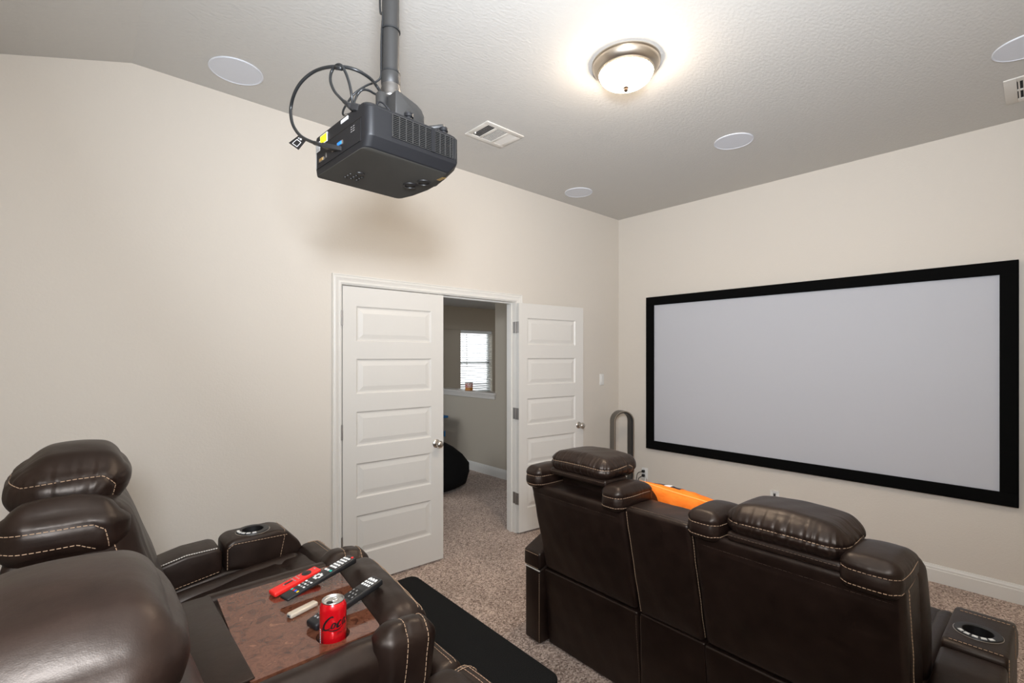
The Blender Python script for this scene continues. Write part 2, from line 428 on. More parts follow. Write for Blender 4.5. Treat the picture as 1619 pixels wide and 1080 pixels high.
# door jamb, stops and casing
jm = MB()
jm.box((DX0, Y1-.002, 0), (1.29, Y1+WT+.002, 2.035)).box((2.855, Y1-.002, 0), (DX1, Y1+WT+.002, 2.035)).box((DX0, Y1-.002, 2.035), (DX1, Y1+WT+.002, DZ))
jm.box((1.29, Y1+.045, 0), (1.302, Y1+.08, 2.023)).box((2.843, Y1+.045, 0), (2.855, Y1+.08, 2.023)).box((1.29, Y1+.045, 2.023), (2.855, Y1+.08, 2.035))
struct('trim_1', jm, 'trim', 'white door jamb with stops')
def casing(name, ysign, yw, label):
    prof = [(0, 0), (0, .009), (.006, .012), (.012, .012), (.016, .009), (.030, .013), (.036, .017), (.044, .018), (.050, .015), (.055, .018), (.060, .018), (.060, 0)]
    x0, x1, z = 1.284, 2.861, 2.041; V = []; n = len(prof)
    for path in ('a', 'b', 'c', 'd'):
        for d, t in prof:
            y = yw+ysign*t
            V.append({'a': (x0-d, y, 0), 'b': (x0-d, y, z+d), 'c': (x1+d, y, z+d), 'd': (x1+d, y, 0)}[path])
    F = []
    for s in range(3):
        for i in range(n-1): F.append((s*n+i, s*n+i+1, (s+1)*n+i+1, (s+1)*n+i))
    struct(name, MB().add(V, F), 'trim', label, smooth=25)
casing('trim_2', -1, Y1, 'white moulded casing around the double door')
casing('trim_3', 1, Y1+WT, 'white door casing on the hall side')
st = MB()
for x in (2.02, 2.13): st.box((x-.035, Y1+.008, 2.0335), (x+.035, Y1+.03, 2.0352))
struct('trim_4', st, 'hingem', 'dark ball catch plates in the head of the door frame')

def door(name, hinge, ang, flip, label):
    """leaf in local x from the hinge; flip: the room face looks the other way"""
    W, H, T = .772, 2.02, .035
    root = None
    pz = [(.215, .477), (.595, .830), (.945, .180+1.0), (1.300, 1.537), (1.655, 1.893)]; px0, px1 = .092, .648
    mb = MB().box((0, -T/2, .012), (px0, T/2, H)).box((px1+.02, -T/2, .012), (W, T/2, H))
    mb.box((px0, -T/2, .012), (px1+.02, T/2, pz[0][0])); mb.box((px0, -T/2, pz[-1][1]), (px1+.02, T/2, H))
    for a, b in zip(pz[:-1], pz[1:]): mb.box((px0, -T/2, a[1]), (px1+.02, T/2, b[0]))
    root = obj(name, mb.V, mb.F, M['door'], None, local=True)
    root.location = hinge; root.rotation_euler = (0, 0, ang); ORG[root] = Vector((0, 0, 0))
    setp(root, label, None, None, 'structure')
    w = (px1+.02-px0)
    me0 = None
    for (a, b) in pz:
        h = b-a; mbp = MB()
        for sg in (-1, 1):
            rings = [(0, T/2), (.010, T/2-.009), (.020, T/2-.0095), (.048, T/2-.003)]; V = []; F = []
            for d, y in rings: V += [(px0+d, sg*y, a+d), (px0+w-d, sg*y, a+d), (px0+w-d, sg*y, b-d), (px0+d, sg*y, b-d)]
            for i in range(3):
                for k in range(4): F.append((i*4+k, i*4+(k+1) % 4, (i+1)*4+(k+1) % 4, (i+1)*4+k))
            F.append((12, 13, 14, 15))
            if sg > 0: F = [f[::-1] for f in F]
            mbp.add(V, F)
        obj('panel', mbp.V, mbp.F, M['door'], root, local=True)
    kb = MB()
    for sg in (-1, 1):
        kb.add(*lathe([(.030, 0), (.032, .004), (.026, .010), (.011, .014), (.010, .032), (.020, .038), (.027, .048), (.0275, .056), (.022, .066), (.010, .071)], 20, (W-.062, sg*T/2, .895), axis=(0, sg, 0)))
    obj('knob', kb.V, kb.F, M['metal'], root, smooth=40, local=True)
    for z in (.305, 1.05, 1.808):
        hb = MB().add(*tube([(-.006, flip*T/2+flip*.004, z-.05), (-.006, flip*T/2+flip*.004, z+.05)], .0065, 10))
        hb.box((-.003, -T/2+.002, z-.05), (.0005, T/2-.001, z+.05))
        obj('hinge', hb.V, hb.F, M['hingem'], root, smooth=40, local=True)
    return root
door('door_1', (1.296, Y1+.012, .004), math.radians(-2.6), -1, 'white five panel door leaf standing almost closed')
d2 = door('door_2', (2.848, 3.065, .004), math.radians(-6.6), 1, 'white five panel door leaf swung open against the wall')
# jamb-side hinge plates of the open leaf
hp = MB()
for z in (.309, 1.054, 1.812): hp.box((2.8535, Y1-.001, z-.05), (2.8552, Y1+.034, z+.05), 0)
struct('trim_5', hp, 'hingem', 'nickel hinge plates let into the door jamb')

# ------------------------------------------------------------------ hall beyond the door
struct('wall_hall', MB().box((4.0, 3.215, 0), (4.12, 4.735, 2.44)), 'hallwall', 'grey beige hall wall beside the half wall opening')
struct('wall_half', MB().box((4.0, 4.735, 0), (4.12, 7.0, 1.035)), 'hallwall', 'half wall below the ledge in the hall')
lg = MB().box((3.962, 4.71, 1.052), (4.158, 7.0, 1.078), .005).box((3.972, 4.722, 1.03), (4.15, 7.0, 1.052)).box((3.982, 4.73, .995), (4.0, 7.0, 1.03), .006)
struct('trim_6', lg, 'ledgewood', 'white moulded ledge capping the half wall', smooth=40)
wx = [(3.98, 4.705), (5.10, 5.84)]
wb = MB(); WZ0, WZ1 = .86, 2.03; YB = 7.0
xs = [.5, wx[0][0], wx[0][1], wx[1][0], wx[1][1], 7.2]
for i in range(5):
    if i % 2 == 0: wb.box((xs[i], YB, 0), (xs[i+1], YB+.16, 2.44))
    else: wb.box((xs[i], YB, 0), (xs[i+1], YB+.16, WZ0)).box((xs[i], YB, WZ1), (xs[i+1], YB+.16, 2.44))
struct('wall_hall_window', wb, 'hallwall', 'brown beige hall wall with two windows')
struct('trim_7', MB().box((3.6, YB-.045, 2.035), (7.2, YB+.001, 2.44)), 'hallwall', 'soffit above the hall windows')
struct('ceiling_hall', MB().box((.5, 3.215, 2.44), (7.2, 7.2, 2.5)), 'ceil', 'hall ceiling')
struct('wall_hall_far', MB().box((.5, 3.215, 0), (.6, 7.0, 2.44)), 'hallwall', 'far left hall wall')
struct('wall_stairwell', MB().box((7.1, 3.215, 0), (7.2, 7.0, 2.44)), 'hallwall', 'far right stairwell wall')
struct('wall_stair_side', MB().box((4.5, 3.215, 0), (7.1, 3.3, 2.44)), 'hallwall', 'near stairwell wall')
baseboard('baseboard_hall', (4.0, 3.215, 0), (4.0, 7.0, 0), (-1, 0, 0), 'white baseboard along the hall half wall')
for i, (a, b) in enumerate(wx):
    mb = MB(); f = .045; y0, y1 = YB+.09, YB+.13
    mb.box((a, y0, WZ0), (a+f, y1, WZ1)).box((b-f, y0, WZ0), (b, y1, WZ1)).box((a, y0, WZ0), (b, y1, WZ0+f)).box((a, y0, WZ1-f), (b, y1, WZ1)).box((a, y0, 1.42), (b, y1, 1.46))
    win = struct('window_%d' % (i+1), mb, 'white', 'white vinyl hall window behind blinds, %s one' % ('half hidden by the door leaf' if i == 0 else 'fully visible'))
    for z0, z1 in ((WZ0+f, 1.42), (1.46, WZ1-f)):
        MB().box((a+f, YB+.107, z0), (b-f, YB+.113, z1)).build('pane', M['pane'], win)
    bl = thing('window_blind', 'white slatted blind in the hall window %s' % ('mostly hidden behind the door leaf' if i == 0 else 'above the ledge jar'), 'blind', ((a+b)/2, YB+.05, WZ1))
    MB().box((a+.004, YB+.012, WZ1-.055), (b-.004, YB+.07, WZ1-.002), .004).build('headrail', M['blind'], bl)
    MB().box((a+.008, YB+.02, WZ0+.012), (b-.008, YB+.06, WZ0+.03), .003).build('bottom_rail', M['blind'], bl)
    sl = None
    z = WZ1-.085; k = 0
    while z > WZ0+.05:
        if 8 < k < 9: pass
        ang = math.radians(62 if (k > 21) else 20)
        c, s_ = math.cos(ang), math.sin(ang); hw = .024
        V = []
        for x in (a+.008, b-.008):
            for t, dz in ((-1, 0), (0, .003), (1, 0)):
                V.append((x, YB+.04+t*hw*c, z+t*hw*s_*.6+dz)); V.append((x, YB+.04+t*hw*c, z+t*hw*s_*.6+dz-.0025))
        F = [(0, 2, 8, 6), (2, 4, 10, 8), (1, 7, 9, 3), (3, 9, 11, 5), (0, 6, 7, 1), (4, 5, 11, 10)]
        obj('slat', V, F, M['blind'], bl, smooth=30)
        z -= .041; k += 1
    MB().add(*tube([(a+.14, YB+.005, WZ1-.06), (a+.142, YB+.004, 1.35)], .005, 6)).build('wand', M['buttongrey'], bl)
    for x in (a+.12, b-.16):
        MB().add(*tube([(x, YB+.014, WZ1-.05), (x, YB+.014, WZ0+.02)], .002, 5)).build('ladder_cord', M['blind'], bl)
ow = MB().box((1, 10.5, -2), (12, 10.7, 3.2))
setp(ow.build('neighbouring_wall', M['brickout']), 'pale brick wall of the house next door seen through the blinds', 'wall', None, 'structure')

# ------------------------------------------------------------------ projection screen
sc = thing('projection_screen', 'wide grey projection screen in a black velvet frame on the wall', 'screen', (X1-.03, 1.41, .608))
sy0, sy1, sz0, sz1, fb = .085, 2.733, .608, 2.164, .085
MB().box((X1-.022, sy0+.05, sz0+.05), (X1-.016, sy1-.05, sz1-.05)).build('screen_fabric', M['screen'], sc)
for lo, hi in (((sy0, sz0), (sy1, sz0+fb)), ((sy0, sz1-fb), (sy1, sz1)), ((sy0, sz0+fb), (sy0+fb, sz1-fb)), ((sy1-fb, sz0+fb), (sy1, sz1-fb))):
    MB().box((X1-.042, lo[0], lo[1]), (X1-.002, hi[0], hi[1]), .003).build('frame_bar', M['felt'], sc, smooth=40)

# ------------------------------------------------------------------ ceiling fixtures
lamp = thing('ceiling_light', 'flush ceiling light with nickel pan and glowing glass dome', 'light', (2.06, 1.41, ZC))
V, F = lathe([(.150, 0), (.170, 0), (.171, -.006), (.164, -.010), (.168, -.014), (.166, -.026), (.150, -.044), (.141, -.048), (.141, -.055), (.135, -.058), (.132, -.05)], 48, (2.06, 1.41, ZC), cap=False)
obj('pan', V, F, M['pan'], lamp, smooth=35)
dome = [(.134*math.cos(t), -.052-.072*math.sin(t)) for t in np.linspace(0, PI/2*.97, 14)]
V, F = lathe(dome, 48, (2.06, 1.41, ZC)); obj('glass_dome', V, F, M['lampglass'], lamp, smooth=50)
V, F = lathe([(.004, -.120), (.012, -.124), (.015, -.129), (.010, -.133), (.012, -.138), (.009, -.146), (.003, -.149)], 16, (2.06, 1.41, ZC)); obj('finial', V, F, M['finial'], lamp, smooth=50)
first = None
for (x, y), lb in (((.612, 2.819), 'round white ceiling speaker left of the projector pipe, above the rear seats'), ((3.370, 2.815), 'round white ceiling speaker nearest the corner by the open door'),
                   ((3.363, 1.423), 'round white ceiling speaker in line with the middle of the screen'), ((3.372, .035), 'round white ceiling speaker beside the air vent at the right edge')):
    if first is None:
        sp = thing('ceiling_speaker', lb, 'speaker', (x, y, ZC), 'round ceiling speakers'); first = sp
        V, F = lathe([(.125, 0), (.1255, -.006), (.121, -.0075), (.118, -.005), (.118, 0)], 48, (x, y, ZC), cap=False); obj('rim', V, F, M['spk'], sp, smooth=40)
        V, F = lathe([(.119, -.001), (.119, -.0045), (.06, -.0052), (.001, -.0054)], 48, (x, y, ZC)); obj('grille', V, F, M['spk'], sp, smooth=40)
    else:
        sp = first.copy(); COL.objects.link(sp); sp.location = (x, y, ZC); sp['label'] = lb
        for ch in list(first.children):
            c = ch.copy(); COL.objects.link(c); c.parent = sp

# vent 1
vt = thing('air_vent', 'white three bank ceiling register behind the projector', 'vent', (2.075, 2.463, ZC))
vx0, vx1, vy0, vy1 = 1.915, 2.235, 2.342, 2.585
def plate(xs, ys, zlo, zhi):
    """frame made of bars around rectangular openings: xs,ys lists of open spans"""
    return None
fr = MB(); z0, z1 = ZC-.007, ZC
ix0, ix1, iy0, iy1 = vx0+.036, vx1-.036, vy0+.036, vy1-.036
fr.box((vx0, vy0, z0), (vx1, iy0, z1), .002).box((vx0, iy1, z0), (vx1, vy1, z1), .002).box((vx0, iy0, z0), (ix0, iy1, z1), .002).box((ix1, iy0, z0), (vx1, iy1, z1), .002)
bx = [ix0, ix0+.062, ix0+.082, ix1-.082, ix1-.062, ix1]
fr.box((bx[1], iy0, z0), (bx[2], iy1, z1), .001).box((bx[3], iy0, z0), (bx[4], iy1, z1), .001)
fr.build('frame', M['vent'], vt, smooth=40)
MB().box((ix0-.005, iy0-.005, ZC-.0015), (ix1+.005, iy1+.005, ZC-.0005)).build('duct_opening', M['dark'], vt)
def louvre(x, tilt, lo, hi, w=.010):
    c, s_ = math.cos(tilt)*w/2, math.sin(tilt)*w/2
    V = [(x-c, lo, z0+.003-s_), (x+c, lo, z0+.003+s_), (x+c, lo, z0+.0042+s_), (x-c, lo, z0+.0042-s_)]; V += [(a, hi, b) for a, _, b in V]
    obj('louver', V, [(0, 1, 2, 3), (4, 7, 6, 5), (0, 4, 5, 1), (1, 5, 6, 2), (2, 6, 7, 3), (3, 7, 4, 0)], M['vent'], vt)
for i in range(5): louvre(bx[0]+.006+i*.0135, .55, iy0, iy1, .0065)
for i in range(9): louvre(bx[2]+.004+i*(bx[3]-bx[2]-.006)/8, .0, iy0, iy1, .0026)
for i in range(14):
    y = iy0+.006+i*(iy1-iy0-.012)/13
    MB().box((bx[2], y-.0006, z0+.001), (bx[3], y+.0006, z0+.003)).build('crossbar', M['vent'], vt)
for i in range(5): louvre(bx[4]+.006+i*.0125, -.45, iy0, iy1, .0122)
MB().box((vx0+.028, 2.50, z0-.012), (vx0+.033, 2.512, z0), .001).build('damper_lever', M['white'], vt)
# vent 2
v2 = thing('air_vent', 'white slotted ceiling vent at the right edge by the screen wall', 'vent', (3.89, -.03, ZC))
ax0, ax1, ay0, ay1 = 3.712, 4.07, -.21, .132
fr = MB(); o = .05
fr.box((ax0, ay0, z0), (ax1, ay0+o, z1), .002).box((ax0, ay1-o, z0), (ax1, ay1, z1), .002).box((ax0, ay0+o, z0), (ax0+o, ay1-o, z1), .002).box((ax1-o, ay0+o, z0), (ax1, ay1-o, z1), .002)
fr.box((3.882, ay0+o, z0), (3.9, ay1-o, z1), .001); fr.build('frame', M['vent'], v2, smooth=40)
MB().box((ax0+o-.005, ay0+o-.005, ZC-.0015), (ax1-o+.005, ay1-o+.005, ZC-.0005)).build('duct_opening', M['dark'], v2)
for i in range(13):
    y = ay0+o+.008+i*(ay1-ay0-2*o-.016)/12
    MB().box((ax0+o, y-.0035, z0+.0005), (ax1-o, y+.0035, z0+.004)).build('louver', M['vent'], v2)

# light switch, outlets
sw = thing('light_switch', 'white rocker light switch on the wall beside the open door', 'switch', (4.086, Y1, 1.255))
MB().box((4.05, Y1-.006, 1.255), (4.122, Y1, 1.371), .003).build('wall_plate', M['white'], sw, smooth=40)
MB().add(*prism([(Y1-.006, 1.28), (Y1-.0075, 1.28), (Y1-.011, 1.346), (Y1-.006, 1.346)], 4.070, 4.102, 'x')).build('rocker', M['white'], sw)
def outlet_plate(name, label, y, z, cat):
    t = thing(name, label, cat, (X1, y, z-.058))
    MB().box((X1-.006, y-.036, z-.058), (X1, y+.036, z+.058), .003).build('wall_plate', M['white'], t, smooth=40)
    return t
ot = outlet_plate('wall_outlet', 'white wall outlet with two black plugs near the tower fan', 2.77, .335, 'outlet')
for dz in (-.022, .022): MB().add(*lathe([(.0165, 0), (.0165, .003), (.015, .004)], 20, (X1-.005, 2.77, .335+dz), axis=(-1, 0, 0))).build('socket', M['white'], ot, smooth=40)
for dz, dy in ((.024, .012), (-.020, .010)):
    pl = thing('power_plug', 'black plug in the %s socket of the outlet near the fan' % ('upper' if dz > 0 else 'lower'), 'plug', (X1-.02, 2.77+dy*.3, .335+dz), 'plugs in the wall outlet')
    MB().box((X1-.040, 2.757+dy*.3, .335+dz-.013), (X1-.010, 2.785+dy*.3, .335+dz+.013), .005).build('plug_body', M['blackpl'], pl, smooth=40)
    e_ = .014 if dz > 0 else 0.; pts = spline([(X1-.038, 2.772, .335+dz), (X1-.065-e_, 2.790+e_, .32+dz), (X1-.055-e_, 2.815+e_, .27), (X1-.035-e_, 2.83+e_, .16), (X1-.03-e_, 2.80+e_, .03), (X1-.04-e_, 2.7+e_, .006)])
    MB().add(*tube(pts, .0035, 6)).build('cord', M['cable'], pl, smooth=True)
wc = MB().add(*tube(spline([(X1-.012, 2.752, .30), (X1-.05, 2.735, .28), (X1-.09, 2.71, .23), (X1-.08, 2.70, .1), (X1-.05, 2.71, .008)]), .007, 6))
setp(wc.build('white_cable', M['white'], None, True), 'short white cable hanging below the outlet near the fan', 'cable')
o2 = outlet_plate('media_plate', 'white socket plate on the wall below the middle of the screen', 1.511, .356, 'outlet')
MB().box((X1-.009, 1.50, .362), (X1-.006, 1.522, .395), .001).build('jack', M['buttongrey'], o2)
MB().box((X1-.0105, 1.505, .37), (X1-.009, 1.517, .388)).build('jack_port', M['ink'], o2)
MB().box((X1-.016, 1.475, .409), (X1-.002, 1.535, .416), .001).build('plate_tab', M['white'], o2)

# ------------------------------------------------------------------ tower fan
fan = thing('tower_fan', 'gunmetal bladeless tower fan with tall oval loop in the corner', 'fan', (4.12, 2.87, 0))
fc = Vector((4.12, 2.87, 0)); fa = math.radians(-30)
fu = Vector((math.cos(fa), math.sin(fa), 0)); fw = Vector((-fu.y, fu.x, 0))
def looppts(R, zt, zb, n=14):
    P = []
    for k in range(n+1): a = PI*k/n; P.append((R*math.cos(a), zt+R*math.sin(a)))
    for k in range(n+1): a = PI+PI*k/n; P.append((R*math.cos(a), zb+R*math.sin(a)))
    return P
def fanring(name, Ro, Ri, d0, d1, m):
    A = looppts(Ro, .895, .34); B = looppts(Ri, .895, .34); V = []; n = len(A)
    for L, d in ((A, d0), (A, d1), (B, d1), (B, d0)):
        for u, z in L: V.append(fc+fu*u+fw*d+Vector((0, 0, z)))
    F = []
    for s in range(4):
        for i in range(n): F.append((s*n+i, s*n+(i+1) % n, ((s+1) % 4)*n+(i+1) % n, ((s+1) % 4)*n+i))
    obj(name, V, F, m, fan, smooth=35)
fanring('loop_shell', .108, .097, -.055, .05, M['fan'])
fanring('inner_loop', .0965, .084, -.04, .045, M['fanin'])
fanring('silver_rim', .1085, .098, -.060, -.0552, M['metal'])
V, F = lathe([(.112, 0), (.112, .02), (.075, .03), (.075, .225), (.07, .245)], 32, fc); obj('base', V, F, M['fan'], fan, smooth=35)

# ------------------------------------------------------------------ riser platforms
def riser(label, y0, y1):
    pts = []; r = .05
    for cx, cy, a0 in ((1.50-r, y1-r, 0), (-.235+r, y1-r, 90), (-.235+r, y0+r, 180), (1.50-r, y0+r, 270)):
        for k in range(6): a = math.radians(a0+k*18); pts.append((cx+r*math.cos(a)+.026*(cy-1.5)*(1 if cx > 0 else 0), cy+r*math.sin(a)))
    V, F = prism(pts, 0, .22, 'z', .012, 3)
    setp(obj('riser_platform', V, F, M['blackcarpet'], None, smooth=35), label, 'platform', 'black carpeted riser platforms')
riser('black carpeted riser platform under the rear seats, the one nearer the doors', 1.336, 2.578)
riser('black carpeted riser platform under the rear seats, the one farther from the doors', .075, 1.327)

# ------------------------------------------------------------------ seating
L = M['leather']
def place(c, rx=0, ry=0, rz=0, extra=None):
    R = np.array(Matrix.Rotation(rz, 3, 'Z') @ Matrix.Rotation(ry, 3, 'Y') @ Matrix.Rotation(rx, 3, 'X')); c = np.array(c, float)
    def f(p):
        if extra: p = extra(p)
        return p@R.T+c
    return f
def ring(h, z, k=1.):
    """seam ring: back face at z, side faces rising then turning down at the front"""
    hx, hy, hz = h
    return [(hx*min(.55*k, .9), hy, -hz*.9), (hx*min(.5*k, .85), hy, hz*.10), (hx*.28*k, hy, z+.016), (0, hy, z+.014), (-hx*.6, hy, z+.004), (-hx, hy, z), (-hx, -hy, z),
            (-hx*.6, -hy, z+.004), (0, -hy, z+.014), (hx*.28*k, -hy, z+.016), (hx*min(.5*k, .85), -hy, hz*.10), (hx*min(.55*k, .9), -hy, -hz*.9)]
def headrest(root, c, half, tilt=0., zs=-.01, step=.0055, amp=.0030, flap=True, r=.062, bz=.022, k=1.):
    hx, hy, hz = half
    def ex(p):
        p = p.copy(); t = np.clip((p[:, 2]+hz)/(2*hz), 0, 1.3)
        p[:, 0] += .018*t-.02*np.clip(1-t, 0, 1)*np.clip(p[:, 0]/hx, 0, 1)
        p[:, 2] += -.014*(p[:, 1]/hy)**2*np.clip(t, 0, 1)
        return p
    seam = ring(half, zs, k)
    cu = Cushion(half, r, (.012, .012, bz), place(c, 0, tilt, 0, ex),
                 [dict(path=seam, depth=.0045, width=.006, amp=amp, freq=270, wup=1., wdn=.6, reach=.046)], step, soft=.0009)
    h = cu.build('headrest', L, root)
    stitch(h, [cu.path(seam, .0012)])
    if flap:
        f = Cushion((hx*.62, hy*.97, .016), .012, (0, 0, .002), place((c[0]-hx*.26, c[1], c[2]-hz-.006), 0, tilt), step=.012)
        fo = f.build('headrest_flap', L, root); stitch(fo, [f.path([(-hx*.62, hy*.95, .004), (-hx*.62, -hy*.95, .004)])], 'stitchdark', r=.0009)
    return h
def shoulder(root, c, half, tilt=0., z1=.012, z2=-.032, step=.0065, name='shoulder_pad', rmax=.034, bz=.022, drop=False):
    hx, hy, hz = half
    r = min(.034, hy*.9)
    loop = lambda z: [(hx*.75, hy, z), (-hx, hy, z), (-hx, -hy, z), (hx*.75, -hy, z)]
    r = min(r, rmax)
    if drop: r = rmax; loop = lambda z: [(hx*(.72 if z > 0 else .5), hy, -hz*.8), (hx*(.62 if z > 0 else .40), hy, z-.018), (hx*(.42 if z > 0 else .2), hy, z), (-hx, hy, z), (-hx, -hy, z), (hx*(.42 if z > 0 else .2), -hy, z), (hx*(.62 if z > 0 else .40), -hy, z-.018), (hx*(.72 if z > 0 else .5), -hy, -hz*.8)]
    def ex(p):
        p = p.copy(); t = np.clip(p[:, 2]/hz, 0, 1); p[:, 2] -= .022*np.clip(p[:, 0]/hx, 0, 1)**2*t; return p
    cu = Cushion(half, r, (.008, .006, bz), place(c, 0, tilt, 0, ex),
                 [dict(path=loop(z1), depth=.0035, width=.006, amp=.0013, freq=330, reach=.022), dict(path=loop(z2), depth=.002, width=.005)], step, soft=.0008)
    h = cu.build(name, L, root)
    stitch(h, [cu.path(loop(z1), .0012), cu.path(loop(z2), .0012)])
    return h

def cup_holder(root, c, tilt=0., bdir=(-1, 0)):
    """black ring with a cup well and a row of buttons on one side of the rim"""
    c = Vector(c); q = Matrix.Rotation(tilt, 3, 'Y')
    V, F = lathe([(.041, .0055), (.046, .0065), (.060, .0050), (.0625, .0015), (.0625, -.006), (.041, -.06), (.040, -.06), (.040, .003), (.041, .0055)][:5]+[(.0600, -.004)], 40)
    t = obj('cup_holder', [q @ v+c for v in V], F[:-2], M['blackpl'], root, smooth=40)
    V, F = lathe([(.041, .0056), (.0395, .004), (.0385, -.03), (.037, -.055), (.001, -.056)], 36, cap=False); obj('cup_well', [q @ v+c for v in V], F, M['ink'], t, smooth=40)
    V, F = lathe([(.0625, .0012), (.0640, .0006), (.0640, -.003), (.062, -.003)], 40, cap=False); obj('chrome_ring', [q @ v+c for v in V], F, M['metal'], t, smooth=40)
    a0 = math.atan2(bdir[1], bdir[0])
    for k in range(5):
        a = a0+(k-2)*.40; p = Vector((math.cos(a), math.sin(a), 0)); s_ = Vector((-p.y, p.x, 0))
        V = [q @ (p*r+s_*w+Vector((0, 0, z)))+c for z in (.0045, .0078) for r, w in ((.0475, -.0065), (.0575, -.0075), (.0575, .0075), (.0475, .0065))]
        obj('button', V, [(0, 1, 2, 3)[::-1], (4, 5, 6, 7), (0, 1, 5, 4), (1, 2, 6, 5), (2, 3, 7, 6), (3, 0, 4, 7)], M['buttonwhite'], t)
    return t

def bore(o, c, r, depth):
    """cut a round well into a part"""
    V, F = lathe([(r, -depth), (r, .03)], 36, Vector(c)-org(o)); me = bpy.data.meshes.new('bore'); me.from_pydata([tuple(v) for v in V], [], F)
    t = bpy.data.objects.new('bore', me); COL.objects.link(t); t.parent = o.parent
    md = o.modifiers.new('b', 'BOOLEAN'); md.object = t; md.operation = 'DIFFERENCE'; md.solver = 'EXACT'
    dg = bpy.context.evaluated_depsgraph_get(); dg.update(); new = bpy.data.meshes.new_from_object(o.evaluated_get(dg))
    o.modifiers.clear(); o.data = new; bpy.data.objects.remove(t); bpy.data.meshes.remove(me)
    new.shade_smooth(); new.set_sharp_from_angle(angle=math.radians(50))

# ---- front loveseat, seen from behind -------------------------------------------------
fs = thing('reclining_loveseat', 'dark brown leather reclining loveseat on the carpet, its back to the camera', 'sofa', (2.25, .99, 0))
def Xb(z): return np.where(z < .42, 1.864-.067*z, 1.836-.235*(z-.42))
secs = [(1.192, 1.772), (.882, 1.180), (.236, .874)]
for i, (a, b) in enumerate(secs):
    yc, hy = (a+b)/2, (b-a)/2
    def dl(p, yc=yc): p = p.copy(); z = p[:, 2]+.215; x = p[:, 0]+.035+Xb(z)-.004*np.sin(z*9+yc*7)*(p[:, 0] < 0); return np.stack([x, p[:, 1]+yc, z], 1)
    c = Cushion((.035, hy+.0035, .205), .010, (0.004, 0, 0), dl, step=.02, soft=.0009); o = c.build('lower_back_panel', L, fs)
    stitch(o, [c.path([(-.035, hy*.985, .19), (-.035, hy*.985, -.19)])] if i == 1 else [c.path([(-.035, -hy*.985, .19), (-.035, -hy*.985, -.19)])], 'stitchdark')
    zt = .905 if i != 1 else .915; zc, hz = (.422+zt)/2, (zt-.422)/2
    def du(p, yc=yc, zc=zc): p = p.copy(); z = p[:, 2]+zc; x = p[:, 0]+.10+Xb(z); return np.stack([x, p[:, 1]+yc, z], 1)
    seams = []
    if i != 1:
        ys = hy-.13
        seams = [dict(path=[(-.10, hy*.98, hz-.052), (-.10, -hy*.98, hz-.052)], depth=.004, width=.007)]
    else: seams = [dict(path=[(-.07, hy, hz), (-.07, -hy, hz)], depth=.002, width=.004)]
    c = Cushion((.10, hy, hz), .022 if i != 1 else .017, (.012, 0, 0), du, seams, .011, soft=.0008)
    o = c.build('back_panel', L, fs)
    x_ = -.083
    if i == 1: P_ = [c.path([(-.10, hy-.012, hz*.93), (-.10, hy-.012, -hz*.95)]), c.path([(x_, -hy, hz*.96), (x_, -hy, -hz*.95)])]
    elif i == 2: P_ = [c.path([(-.055, -hy, hz*.95), (-.055, -hy, -hz*.95)])]
    else: P_ = [c.path([(-.055, hy, hz*.95), (-.055, hy, -hz*.95)])]
    stitch(o, P_)
    if seams: stitch(o, [c.path(seams[0]['path'])], 'stitchdark', on=.012, r=.001)
    if i == 1: stitch(o, [c.path([(-.10, -hy*.96, hz-.045), (-.10, hy*.96, hz-.045)])][:0] or [c.path(seams[0]['path'], .0004)], 'stitchdark', on=.012, r=.0008)
# head supports, headrests, shoulders
MB().box((1.845, 1.30, .84), (1.92, 1.655, .99), .01).build('headrest_support', L, fs, smooth=40)
MB().box((1.765, .40, .86), (1.88, .725, .93), .01).build('headrest_support', L, fs, smooth=40)
headrest(fs, amp=.0050, c=(1.835, 1.447, 1.048), half=(.132, .178, .052), tilt=0.02, zs=.004, r=.048, bz=.002)
headrest(fs, amp=.0050, c=(1.835, .561, .981), half=(.132, .182, .058), tilt=0.03, zs=-.005, r=.052, bz=.006)
for a, b, zc in ((1.672, 1.782, .940), (1.178, 1.290, .938), (.757, .880, .936), (.240, .389, .924)):
    shoulder(fs, (1.822, (a+b)/2, zc), (.130, (b-a)/2, .052), rmax=.030, bz=.010)
